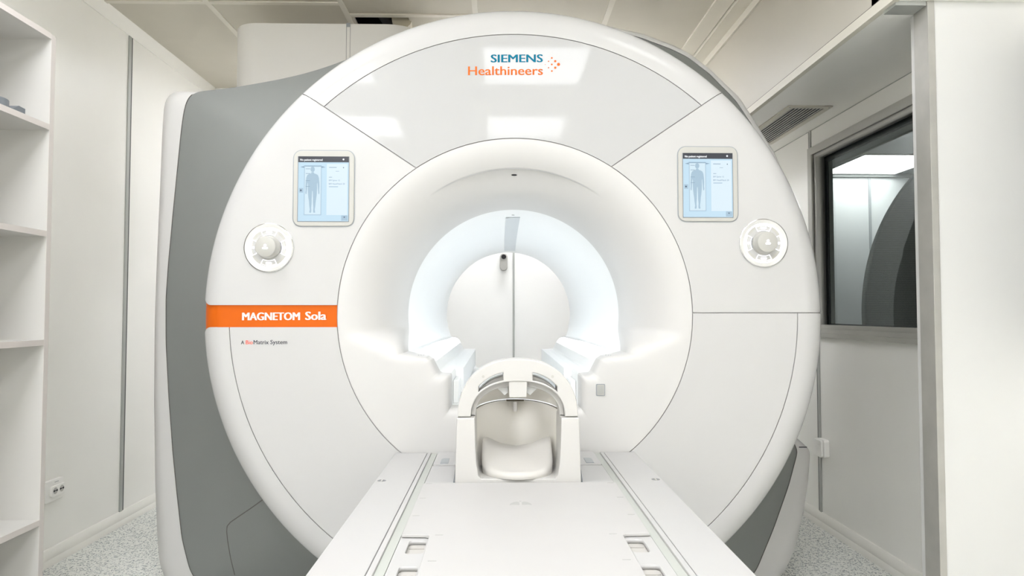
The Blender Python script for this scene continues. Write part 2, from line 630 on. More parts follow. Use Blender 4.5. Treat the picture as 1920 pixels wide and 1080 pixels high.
# skirtings
def skirting(name, x, s, y0, y1):
    pts = [(x, 0), (x + s * 0.022, 0), (x + s * 0.022, 0.018), (x + s * 0.016, 0.030), (x + s * 0.018, 0.040), (x + s * 0.014, 0.060), (x + s * 0.006, 0.072), (x, 0.074)]
    return struct(prism(name, pts, y0, y1, M['trim'], axis='y', smooth=30))

skirting('baseboard_left', XL, 1, YF, YB)
skirting('baseboard_right', XR, -1, 2.24, YB)
struct(box('baseboard_back', XL + 0.03, XR - 0.03, YB - 0.02, YB, 0, 0.07, M['trim']))

# observation window: stepped aluminium frame, thick pane
win = bpy.data.objects.new('window_1', None)
win.location = (XR, (WY0 + WY1) / 2, WZ0)
COL.objects.link(win)
struct(win)
fz0, fz1, fy0, fy1 = WZ0, WZ1, WY0, WY1
struct(plate('window_frame', [rect(fy0 - 0.01, fy1 + 0.012, fz0 - 0.012, fz1 + 0.012), rect(fy0 + 0.03, fy1 - 0.03, fz0 + 0.03, fz1 - 0.028)], XR - 0.014, XR, M['alu'], win, axis='x', smooth=None))
struct(plate('window_frame', [rect(fy0, fy1, fz0, fz1), rect(fy0 + 0.05, fy1 - 0.05, fz0 + 0.05, fz1 - 0.045)], XR + 0.002, XR + 0.05, M['alu'], win, axis='x', smooth=None))
struct(plate('window_gasket', [rect(fy0 + 0.04, fy1 - 0.04, fz0 + 0.04, fz1 - 0.03), rect(fy0 + 0.075, fy1 - 0.075, fz0 + 0.056, fz1 - 0.075)], XR + 0.052, XR + 0.06, M['dark'], win, axis='x', smooth=None))
struct(box('window_sill', XR - 0.022, XR, fy0, fy1 + 0.012, fz0 - 0.014, fz0 + 0.008, M['alu'], win, bev=0.002))
struct(box('window_pane', XR + 0.051, XR + 0.0515, fy0 + 0.02, fy1 - 0.02, fz0 + 0.02, fz1 - 0.02, M['glass'], win))

# control room seen through the window
CY = 6.6
czc = U(1560, 326, CY)[1]
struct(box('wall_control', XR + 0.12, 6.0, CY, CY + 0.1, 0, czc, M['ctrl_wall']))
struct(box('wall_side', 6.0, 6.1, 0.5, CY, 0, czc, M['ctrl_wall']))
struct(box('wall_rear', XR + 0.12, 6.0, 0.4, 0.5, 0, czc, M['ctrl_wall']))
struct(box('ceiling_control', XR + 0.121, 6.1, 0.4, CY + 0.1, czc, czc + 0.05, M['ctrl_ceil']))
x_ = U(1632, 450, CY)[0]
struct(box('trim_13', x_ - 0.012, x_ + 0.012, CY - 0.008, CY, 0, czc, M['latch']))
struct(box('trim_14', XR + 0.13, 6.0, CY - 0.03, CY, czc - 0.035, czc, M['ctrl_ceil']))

# ================================================================== CEILING LIGHTS
def ceiling_light(x0, x1, y0, y1, label, z=ZC, m=None, group='square ceiling light panels', parts=True):
    t = thing('ceiling_light', label, 'light', ((x0 + x1) / 2, (y0 + y1) / 2, z), group)
    plate('light_frame', [rect(x0, x1, y0, y1), rect(x0 + 0.015, x1 - 0.015, y0 + 0.015, y1 - 0.015)], z - 0.012, z, M['trim'], t, axis='z', smooth=None)
    box('diffuser', x0 + 0.015, x1 - 0.015, y0 + 0.015, y1 - 0.015, z - 0.008, z - 0.002, m or M['light'], t)
    return t

e = 0.016
ceiling_light(-0.18 + e, 0.51 - e, 0.0 + e, 0.706 - e, 'square ceiling light panel straight above the patient table, mirrored behind the teal lettering')
ceiling_light(-0.18 + e, 0.51 - e, -1.412 + e, -0.706 - e, 'square ceiling light panel behind the camera, mirrored just above the scanner bore')
ceiling_light(-1.52 + e, -0.85 - e, -1.412 + e, -0.706 - e, 'square ceiling light panel on the shelving side, mirrored on the left scanner seam')
ceiling_light(-1.52 + e, -0.85 - e, 0.0 + e, 0.706 - e, 'square ceiling light panel nearest the white shelving unit')
ceiling_light(-1.52 + e, -0.85 - e, 1.412 + e, 2.118 - e, 'added ceiling fill light panel out of view in front of the left shoulder of the scanner', m=M['left_fill'])  # unseen panel added to light the left wall and shroud
ceiling_light(0.51 + e, 1.02 - e, 1.06 + e, 1.766 - e, 'added narrow ceiling fill light out of view beside the bulkhead in front of the scanner', m=M['side_fill'])  # unseen panel added to lift the dim right wall
ceiling_light(-0.18 + e, 0.51 - e, -3.53 + e, -2.824 - e, 'added ceiling fill light panel far behind the camera in the middle of the room')  # this row of unseen panels is added for more even room light
ceiling_light(-1.52 + e, -0.85 - e, -3.53 + e, -2.824 - e, 'added ceiling fill light panel far behind the camera on the left')
ceiling_light(0.51 + e, 1.02 - e, -3.53 + e, -2.824 - e, 'added narrower ceiling fill light panel far behind the camera on the right')
ceiling_light(-1.50, -0.87, 4.20, 4.69, 'added ceiling fill light hidden behind the white housing at the rear left corner', m=M['corner_fill'])  # unseen panel added to lighten the ceiling at the left
ceiling_light(-0.30, 0.50, 4.20, 4.69, 'square ceiling light panel hidden above the rear of the scanner', m=M['rear_light'])

# light in the control room
lx0 = U(1622, 288, 5.75)
zl = czc
def onz(px, py, z):
    d = ray(px, py)
    t = (z - CAM_LOC.z) / d.z
    p = CAM_LOC + d * t
    return p.x, p.y
a = onz(1622, 289, zl)
b = onz(1553, 325, zl)
c_ = onz(1780, 289, zl)
t = thing('ceiling_light', 'bright light panel in the control room ceiling, seen through the observation window', 'light', (a[0] + 0.3, a[1] + 0.3, zl))
box('diffuser', a[0], c_[0], a[1], min(b[1], CY - 0.04), zl - 0.006, zl - 0.001, M['ctrl_light'], t)
plate('light_frame', [rect(a[0] - 0.02, c_[0] + 0.02, a[1] - 0.02, CY - 0.031), rect(a[0], c_[0], a[1], CY - 0.041)], zl - 0.01, zl, M['ctrl_ceil'], t, axis='z', smooth=None)

# added dark screen standing in for the dark arc in the window
sy = 3.4
SR = 395 * sy / FPX
scx = U(2007, 590, sy)[0]
scz = U(2007, 588, sy)[1]
t = thing('added_arc_screen', 'added dark rounded screen standing in for the dark arc behind the observation window glass', 'screen', (scx, sy, 0))
plate('screen_panel', [circ(scx, scz, SR, 128)], sy, sy + 0.04, M['meshscreen'], t, axis='y', bevel=0.008)
box('foot', scx - 0.35, scx + 0.35, sy + 0.041, sy + 0.19, 0.0, 0.14, M['clamp'], t, bev=0.006)
box('foot', scx - 0.35, scx + 0.35, sy - 0.15, sy - 0.001, 0.0, 0.14, M['clamp'], t, bev=0.006)

# ================================================================== SCANNER
CZ = 1.115                    # height of the bore axis
FY = 2.30                     # plane of the front face
g = 0.0016                    # half the width of a seam
scan = thing('mri_scanner', 'large white round-fronted MRI scanner with grey sides and an orange name band', 'mri scanner', (0, 2.9, 0))


def rel(px, py, Y=FY):
    x, z = U(px, py, Y)
    return x, z - CZ


def seam_line(p, q, off):
    """Angle at which the line p-q (relative to the axis) meets the circle of radius r, the end nearest q's far side."""
    d = Vector((q[0] - p[0], q[1] - p[1])).normalized()
    nrm = Vector((-d.y, d.x))
    p0 = Vector(p) + nrm * off

    def f(r):
        bq = p0.dot(d)
        c = p0.dot(p0) - r * r
        disc = max(bq * bq - c, 0.0)
        t_ = -bq + sqrt(disc)
        v = p0 + d * t_
        return atan2(v.y, v.x)
    return f


Pl, Ql = rel(780, 315), rel(607, 200)
Pr, Qr = rel(1150, 310), rel(1327, 190)
R0, R1, R2 = 0.5985, 0.957, 1.065
zr_line = rel(1420, 586.5)[1]
zb_top = rel(520, 572.0)[1]
zb_bot = rel(520, 613.5)[1]
rim = [(R1 + g, FY), (0.97, FY)] + [(0.985 + 0.08 * sin(pi / 2 * k / 18), FY + 0.075 * (1 - cos(pi / 2 * k / 18))) for k in range(19)] + [(R2, FY + 0.10), (1.062, FY + 0.16), (1.05, FY + 0.22)]
inner = [(R0 + g, FY), (0.66, FY), (0.75, FY), (0.85, FY), (R1 - g, FY)]
full = inner[:-1] + [(0.93, FY)] + rim[1:]


def flare(r, i, prof):
    mx_ = max(p[0] for p in prof[:i + 1])
    u = min(max((mx_ - 1.022) / 0.043, 0.0), 1.0)
    return 0.034 * u ** 2.2


def patch(name, prof, lo, hi, m, parent, nth=64, skirt=0.02, smooth=32):
    """Part of the front cover: profile (r, y) swept between the angles lo(r, i) and hi(r, i)."""
    bm = bmesh.new()
    grid = []
    for i, (r, y) in enumerate(prof):
        a0, a1 = lo(r, i), hi(r, i)
        row = []
        for k in range(nth + 1):
            th = a0 + (a1 - a0) * k / nth
            row.append(bm.verts.new((r * cos(th), y, CZ + r * sin(th))))
        grid.append(row)
    for A, B in zip(grid[:-1], grid[1:]):
        for k in range(nth):
            bm.faces.new([A[k], B[k], B[k + 1], A[k + 1]])
    # returns along the edges give the cover its thickness
    edge = []
    edge += [(grid[0][k]) for k in range(nth + 1)]
    edge += [(row[nth]) for row in grid[1:]]
    edge += [(grid[-1][k]) for k in range(nth - 1, -1, -1)]
    edge += [(row[0]) for row in grid[-2:0:-1]]
    back = []
    for v in edge:
        x, y, z = v.co
        r = sqrt(x * x + (z - CZ) ** 2)
        s = skirt if r < 1.0 else skirt * 0.4
        f = 1.0 if r < 1.0 else (r - skirt * 0.8) / r
        back.append(bm.verts.new((x * f, y + s, CZ + (z - CZ) * f)))
    n = len(edge)
    for i in range(n):
        j = (i + 1) % n
        try:
            bm.faces.new([edge[i], edge[j], back[j], back[i]])
        except ValueError:
            pass
    return bm_obj(name, bm, m, parent, smooth)


rs_lo = seam_line(Pr, Qr, g)      # upper cover side of right seam
rs_hi = seam_line(Pr, Qr, -g)
ls_hi = seam_line(Pl, Ql, -g)     # upper cover side of left seam
ls_lo = seam_line(Pl, Ql, g)
ang = lambda z, r: asin(max(-1, min(1, z / r)))
patch('upper_cover', inner, lambda r, i: rs_lo(r), lambda r, i: ls_hi(r), M['gloss'], scan, 90)
patch('rim_cover', rim, lambda r, i: rs_lo(r), lambda r, i: ls_hi(r), M['shell'], scan, 90)
patch('side_cover', full, lambda r, i: ang(zr_line + g, r), lambda r, i: rs_hi(r), M['shell'], scan, 40)
patch('side_cover', full, lambda r, i: ls_lo(r), lambda r, i: pi - ang(zb_top + flare(r, i, full), r), M['shell'], scan, 40)
patch('lower_cover', inner, lambda r, i: pi + ang(-zb_bot, r), lambda r, i: 1.5 * pi - 0.002, M['shell'], scan, 60)
patch('rim_cover', rim, lambda r, i: pi + ang(-zb_bot + flare(r, i, rim), r), lambda r, i: 1.5 * pi - 0.002, M['shell'], scan, 60)
patch('lower_cover', inner, lambda r, i: -pi / 2 + 0.002, lambda r, i: ang(zr_line - g, r), M['shell'], scan, 60)
patch('rim_cover', rim, lambda r, i: -pi / 2 + 0.002, lambda r, i: ang(zr_line - g, r), M['shell'], scan, 60)
# dark carrier behind the covers, seen only in the seams
car = [(0.59, FY + 0.0055)] + [(0.985 + 0.0745 * sin(pi / 2 * k / 12), FY + 0.0055 + 0.0695 * (1 - cos(pi / 2 * k / 12))) for k in range(13)] + [(1.058, FY + 0.16), (1.03, FY + 0.24)]
lathe_y('carrier_ring', car, 0, CZ, M['gap'], scan, 180)
# orange band, slightly recessed
band = [(r if r < 1.0 else r - 0.003, y + 0.004) for r, y in full]
ob = patch('name_band', band, lambda r, i: pi - ang(zb_top + 0.004 + flare(r, i, full), r), lambda r, i: pi + ang(-zb_bot + 0.004 + flare(r, i, full), r), M['orange'], scan, 24, skirt=0.006)
ob['label'] = 'orange band with white lettering'

# ---- funnel and bore: star-shaped opening, circle above and light rails below
low_prof = [(0.378, 0.985), (0.300, 0.972), (0.285, 0.962), (0.262, 0.918), (0.255, 0.913), (0.224, 0.911), (0.220, 0.905), (0.220, 0.80)]


def rho(th, rc):
    """Radius of the opening in direction th for a bore of radius rc."""
    dx, dz = cos(th), sin(th)
    pts = list(low_prof)
    zz = pts[0][1] - CZ
    pts[0] = (sqrt(rc * rc - zz * zz), pts[0][1])
    pts = pts + [(0.0, 0.80)]
    if dz * rc >= zz:
        return rc
    ax = abs(dx)
    for (x0, z0), (x1, z1) in zip(pts[:-1], pts[1:]):
        z0, z1 = z0 - CZ, z1 - CZ
        ex, ez = x1 - x0, z1 - z0
        den = ax * ez - dz * ex
        if abs(den) < 1e-9:
            continue
        tt = (x0 * ez - z0 * ex) / den
        uu = (x0 * dz - z0 * ax) / den
        if -1e-6 <= uu <= 1 + 1e-6 and tt > 0:
            return tt
    return rc


def sstep(a_, b_, x):
    t_ = max(0.0, min(1.0, (x - a_) / (b_ - a_)))
    return t_ * t_ * (3 - 2 * t_)


NTH = 360
# directions, with extra ones at the corners of the rail profile
ths = [2 * pi * k / NTH for k in range(NTH)]
for (x, z) in low_prof:
    a_ = atan2(z - CZ, x)
    ths += [a_ % (2 * pi), (pi - a_) % (2 * pi)]
ths = sorted(set(round(t_, 5) for t_ in ths))


def lowness(th):
    s = -sin(th)
    return sstep(0.10, 0.42, s)


def funnel_pt(th, s):
    L_ = lowness(th)
    D_ = 0.30 * (1 - L_) + 0.10 * L_
    p = 2.0 * (1 - L_) + 9.0 * L_
    r0, r1 = R0 - g, rho(th, 0.400)
    r = r0 + (r1 - r0) * s
    y = FY + D_ * (1 - max(0.0, 1 - s ** p) ** (1 / p))
    # shallow scoop at the top, with the lens in it
    dth = abs(((th - pi / 2 + pi) % (2 * pi)) - pi) / radians(36)
    if dth < 1:
        h = 0.016 * (1 - dth * dth)
        f = sstep(0.0, 0.006, 0.505 - r) * (1 - sstep(0.02, 0.085, 0.505 - r))
        y += h * f
        r += 0.35 * h * f
    return (r * cos(th), y, CZ + r * sin(th))


S_ = [0.5 * (1 - cos(pi * k / 70)) for k in range(71)]
S_ = sorted(set(S_ + [(R0 - g - rr) / (R0 - g - 0.40) for rr in (0.507, 0.505, 0.5035, 0.502, 0.5005, 0.499, 0.497)]))
loops = [[(x, y + 0.02, z) for (x, y, z) in [funnel_pt(t_, 0) for t_ in ths]]] + [[funnel_pt(t_, s) for t_ in ths] for s in S_]
loft('bore_funnel', loops, M['satin'], scan, smooth=50)
loops = [[funnel_pt(t_, 1.0) for t_ in ths]]
for y, rc in ((2.66, 0.397), (2.9, 0.39), (3.3, 0.378), (3.7, 0.366), (3.98, 0.358)):
    loops.append([(rho(t_, rc) * cos(t_), y, CZ + rho(t_, rc) * sin(t_)) for t_ in ths])
for y, r in ((4.02, 0.362), (4.08, 0.40), (4.16, 0.50), (4.20, 0.60)):
    loops.append([(r * cos(t_), y, CZ + r * sin(t_)) for t_ in ths])
loft('bore_tunnel', loops, M['bore'], scan, smooth=40)
# light covers on the two rails
for s in (-1, 1):
    pts = [(s * 0.350, 0.9835), (s * 0.303, 0.9775), (s * 0.292, 0.972), (s * 0.281, 0.956), (s * 0.279, 0.9515), (s * 0.286, 0.962), (s * 0.301, 0.9705), (s * 0.350, 0.9785)]
    prism('light_strip', pts, 2.44, 3.95, M['strip'], scan, smooth=60)
    # ledge along the slot with a small step at its front
    x0, x1 = sorted((s * 0.225, s * 0.190))
    box('bore_rail', x0, x1, 2.60, 3.95, 0.82, 0.9125, M['bore'], scan, bev=0.003)
    x0, x1 = sorted((s * 0.2195, s * 0.200))
    box('bore_rail', x0, x1, 2.45, 2.598, 0.80, 0.880, M['bore'], scan, bev=0.003)
bvh_f = BVHTree.FromPolygons([v.co for v in bpy.data.meshes['bore_funnel'].vertices], [p.vertices for p in bpy.data.meshes['bore_funnel'].polygons])
bvh_t = BVHTree.FromPolygons([v.co for v in bpy.data.meshes['bore_tunnel'].vertices], [p.vertices for p in bpy.data.meshes['bore_tunnel'].polygons])


def disc_on(bvh, px, py, r, m, name, squash=1.0, lift=0.0008):
    hit, nrm, _, _ = bvh.ray_cast(CAM_LOC, ray(px, py))
    if hit is None:
        return None
    if nrm.dot(ray(px, py)) > 0:
        nrm = -nrm
    q = nrm.to_track_quat('Z', 'Y')
    bm = bmesh.new()
    n = 20
    for zz, rr in ((0, r),):
        A = [bm.verts.new(hit + q @ Vector((rr * cos(2 * pi * k / n), squash * rr * sin(2 * pi * k / n), lift))) for k in range(n)]
        B = [bm.verts.new(hit + q @ Vector((rr * cos(2 * pi * k / n), squash * rr * sin(2 * pi * k / n), -0.002))) for k in range(n)]
    bm.faces.new(A)
    for k in range(n):
        bm.faces.new([A[k], B[k], B[(k + 1) % n], A[(k + 1) % n]])
    return bm_obj(name, bm, m, scan, None)


disc_on(bvh_f, 964, 328, 0.010, M['lens'], 'ceiling_lens', 0.3)
disc_on(bvh_t, 962, 403, 0.006, M['lens'], 'ceiling_lens', 0.6)
for px in (785, 789.5, 794, 1136, 1140.5, 1145):
    disc_on(bvh_f, px, 666, 0.0036, M['latch'], 'indicator_dot', 0.5)

# grey light plate along the top of the bore
pts = []
for (pa, pb) in (((948, 408), (975, 407)), ((947, 430), (971, 430)), ((946, 450), (968, 450)), ((945.5, 470), (966, 470))):
    rowp = []
    for p in (pa, pb):
        hit, nrm, _, _ = bvh_t.ray_cast(CAM_LOC, ray(*p))
        rowp.append(hit + Vector((0, 0, -0.002)))
    pts.append(rowp)
bm = bmesh.new()
rows = [[bm.verts.new(p) for p in rw] + [bm.verts.new(p + Vector((0, 0, 0.004))) for p in rw] for rw in pts]
for A, B in zip(rows[:-1], rows[1:]):
    bm.faces.new([A[0], A[1], B[1], B[0]])
    bm.faces.new([A[2], B[2], B[3], A[3]])
    bm.faces.new([A[0], B[0], B[2], A[2]])
    bm.faces.new([A[1], A[3], B[3], B[1]])
bm.faces.new(rows[0])
bm.faces.new(rows[-1])
M['plate'] = mat('bore_plate', (0.50, 0.535, 0.56), 0.3, 0.5)
bm_obj('bore_plate', bm, M['plate'], scan)

# ---- body: grey front shroud and white side shells
GY, WY = 2.75, 2.80
Gpx = [(1201, 71), (1258, 92.5), (1290, 108), (1330, 139), (1380, 190), (1446, 291), (1501, 430), (1510, 600), (1490, 720), (1472, 808), (1496, 842), (1478, 910), (1450, 990), (1417, 1070), (1380, 1110), (1300, 1125),
       (960, 1125), (560, 1125), (420, 1115), (375, 1097), (357, 1070), (342, 1010), (333, 930), (325, 850), (317, 740), (312, 640), (312, 560), (316, 500), (325, 400), (335, 300), (341, 240), (345, 212), (348, 198), (352, 187), (357, 179), (363, 174), (371, 171.3), (382, 170.2),
       (395, 169.4), (407, 168.3), (425, 166), (453, 161.7), (482, 156.5), (510, 151.6), (535, 146.5), (565, 139.5), (594, 131.3), (623, 121.8), (651, 111.2), (698, 92), (750, 72), (850, 44), (967, 34), (1100, 46)]
Wpx = [(1201, 67), (1258, 88), (1290, 104), (1330, 135), (1384, 187), (1449, 290), (1505, 430), (1514, 600), (1494, 720), (1476, 812), (1517, 838), (1513, 900), (1505, 960), (1490, 1030), (1470, 1072), (1440, 1105), (1390, 1124), (1300, 1128),
       (960, 1128), (560, 1128), (400, 1126), (340, 1112), (312, 1088), (300, 1055), (296, 1000), (293, 900), (292, 750), (294, 600), (298, 480), (303, 350), (306, 260), (309, 205), (312, 190), (319, 180), (331, 173.5), (350, 171.5),
       (363, 171.5), (382, 172.5), (407, 171), (425, 169), (482, 160), (535, 150), (594, 135), (651, 115), (698, 96), (750, 75), (850, 43), (967, 33), (1100, 45)]


def star(pxs, Y, ths_):
    P = [rel(px, py, Y) for px, py in pxs]
    A = sorted((atan2(z, x) % (2 * pi), sqrt(x * x + z * z)) for x, z in P)
    out = []
    P2 = [(r * cos(a_), r * sin(a_)) for a_, r in A]
    for th in ths_:
        dx, dz = cos(th), sin(th)
        best = None
        for (x0, z0), (x1, z1) in zip(P2, P2[1:] + P2[:1]):
            ex, ez = x1 - x0, z1 - z0
            den = dx * ez - dz * ex
            if abs(den) < 1e-12:
                continue
            tt = (x0 * ez - z0 * ex) / den
            uu = (x0 * dz - z0 * dx) / den
            if -1e-6 <= uu <= 1 + 1e-6 and tt > 0:
                best = tt if best is None else max(best, tt)
        out.append(best)
    return out


bth = [2 * pi * (k + 0.5) / 1440 for k in range(1440)]
Gr, Wr = star(Gpx, GY, bth), star(Wpx, WY, bth)


def smooth_r(a_, n=1):
    for _ in range(n):
        a_ = [(a_[i - 1] + 2 * a_[i] + a_[(i + 1) % len(a_)]) / 4 for i in range(len(a_))]
    return a_


Gr, Wr = smooth_r(Gr, 14), smooth_r(Wr, 8)
# along the top left the grey shroud runs over the edge of the shell
top = [sstep(82, 88, math.degrees(t_)) * (1 - sstep(143.5, 146.5, math.degrees(t_))) for t_ in bth]
Wr = [min(w_, gr - 0.006) * tp + w_ * (1 - tp) for w_, gr, tp in zip(Wr, Gr, top)]
lip = [0.003 * (1 - tp) - 0.002 * tp for tp in top]
ring = lambda rs, y: [(r * cos(t_), y, CZ + r * sin(t_)) for r, t_ in zip(rs, bth)]
zfix = lambda lp: [(x, y, max(z, 0.05)) for x, y, z in lp]
loops = []
for k in range(9):
    u = k / 8
    y = 2.48 + (GY - 2.48) * (u ** 0.8)
    loops.append(zfix(ring([1.0 + (gr - 1.0) * u for gr in Gr], y)))
gs = loft('front_shroud', loops, M['grey'], scan, smooth=50)
gs['label'] = 'grey front shroud behind the white disc'
mix = lambda A, B, u: [a_ + (b_ - a_) * u for a_, b_ in zip(A, B)]
loops = [zfix(ring([r + q * 0.5 for r, q in zip(Gr, lip)], GY + 0.012)), zfix(ring([r + q for r, q in zip(Gr, lip)], GY + 0.002)), zfix(ring(mix([r + q for r, q in zip(Gr, lip)], Wr, 0.5), GY + 0.006)), zfix(ring(mix(Gr, Wr, 0.9), GY + 0.022)), zfix(ring(Wr, WY)),
         zfix(ring(Wr, WY + 0.3)), zfix(ring([min(r, 1.30) for r in Wr], 3.75)), zfix(ring([1.06] * len(bth), 3.95)), zfix(ring([1.03] * len(bth), 4.15)), zfix(ring([0.60] * len(bth), 4.20))]
loft('side_shell', loops, M['satin'], scan, smooth=50)
box('plinth', -1.0, 0.85, 2.7, 3.8, 0.0, 0.06, M['dark'], scan)
# black line where shroud and shell meet
tube('shell_joint', [(r * cos(t_), GY - 0.001, max(CZ + r * sin(t_), 0.05)) for r, t_ in zip([q + 0.0012 for q in Gr], bth) if radians(145.6) < t_ < radians(336.5)], 0.0014, M['joint_dark'], scan, 6)
# joints in the shells
def line_on(name, bvh, pxs, r, m, parent):
    P = []
    for p in pxs:
        hit, nrm, _, _ = bvh.ray_cast(CAM_LOC, ray(*p))
        if hit is not None:
            P.append(hit)
    if len(P) > 1:
        return tube(name, P, r, m, parent, 6)

bvh_g = BVHTree.FromPolygons([v.co for v in gs.data.vertices], [p.vertices for p in gs.data.polygons])
def resample(P, n):
    out = []
    for (x0, y0), (x1, y1) in zip(P[:-1], P[1:]):
        for k in range(n):
            out.append((x0 + (x1 - x0) * k / n, y0 + (y1 - y0) * k / n))
    return out + [P[-1]]
line_on('hatch_joint', bvh_g, resample([(494, 936), (470, 953), (445, 970), (432, 979), (426, 986), (425, 996), (427, 1015), (432, 1045), (440, 1078)], 3), 0.0017, M['joint_dark'], scan)
ss = bpy.data.meshes['side_shell']
bvh_s = BVHTree.FromPolygons([v.co for v in ss.vertices], [p.vertices for p in ss.polygons])
line_on('shell_joint', bvh_s, resample([(1498, 838.5), (1515.5, 838.5)], 6), 0.0020, M['dark'], scan)
# white housing on top of the magnet
hx0, hz1 = U(431, 42, 3.30)
hx1 = U(800, 42, 3.30)[0]
hz0 = 1.85
hp = []
for (cx, cy, a0) in ((hx1 - 0.14, 3.86, 0), (hx0 + 0.12, 3.86, 90), (hx0 + 0.12, 3.42, 180), (hx1 - 0.20, 3.50, 270)):
    rr = 0.12 if cy > 3.6 or cx < -1.0 else 0.20
    for k in range(13):
        a_ = radians(a0 + k * 7.5)
        hp.append((cx + rr * cos(a_), cy + rr * sin(a_)))
M['housing'] = mat('housing_white', (0.66, 0.645, 0.615), 0.5, 0.2, var=0.005)
prism('top_housing', hp, hz0, hz1, M['housing'], scan, axis='z', smooth=40, bev=0.006)
sx = U(653, 75, 3.30)[0]
for q in (-0.009, 0.009):
    box('housing_joint', sx + q - 0.0015, sx + q + 0.0015, 3.2992, 3.301, hz0, hz1 - 0.006, M['mark'], scan)
box('joint_cap', sx - 0.009, sx + 0.009, 3.296, 3.31, hz1 - 0.018, hz1 + 0.001, M['latch'], scan)

# ---- lettering on the front
lx, lz = U(920, 117, FY)
lx2 = U(1018, 115, FY)[0]
text('lettering', 'SIEMENS', M['teal'], scan, lx, lx2, lz, FY - 0.0003, height=15.0 * 0.0018, bold=0.0014, slope=0.0113)
lx, lz = U(877.5, 141, FY)
lx2 = U(1018, 139, FY)[0]
text('lettering', 'Healthineers', M['oprint'], scan, lx, lx2, lz, FY - 0.0003, height=16.7 * 0.0018, bold=0.0008, slope=0.0113)
for (zx, zy, rr) in ((1597, 263, 15), (1541, 320, 11), (1655, 318, 20), (1484, 376, 6), (1597, 374, 15), (1712, 373, 27), (1541, 430, 11), (1655, 430, 20), (1597, 487, 15)):
    x, z = U(860 + zx / 9.143, 80 + zy / 9.143, FY)
    plate('logo_dot', [circ(x, z, rr / 9.143 * 0.0018, 20)], FY - 0.0006, FY, M['oprint'], scan)
lx, lz = U(453, 600.5, FY)
lx2 = U(562, 599.5, FY)[0]
text('lettering', 'MAGNETOM', M['wprint'], scan, lx, lx2, lz, FY + 0.0036, height=14.3 * 0.0018, bold=0.0016, slope=0.004)
lx, lz = U(571.5, 599.8, FY)
lx2 = U(611.5, 599, FY)[0]
text('lettering', 'Sola', M['wprint'], scan, lx, lx2, lz, FY + 0.0036, height=15.3 * 0.0018, bold=0.0016, slope=0.004)
zz = U(452, 645.5, FY)[1]
for body, xa, xb, m, hh in (('A', 452, 458, M['ink'], 6.8), ('Bio', 461, 474.0, M['rprint'], 7.2), ('Matrix', 475.5, 504, M['ink'], 7.4), ('System', 507, 538.5, M['ink'], 7.6)):
    text('lettering', body, m, scan, U(xa, 640, FY)[0], U(xb, 640, FY)[0], zz + (xa - 452) * 0.0018 * 0.006, FY - 0.0003, height=hh * 0.0018, bold=0.0002)

# ---- touch displays
PXM = FY / FPX


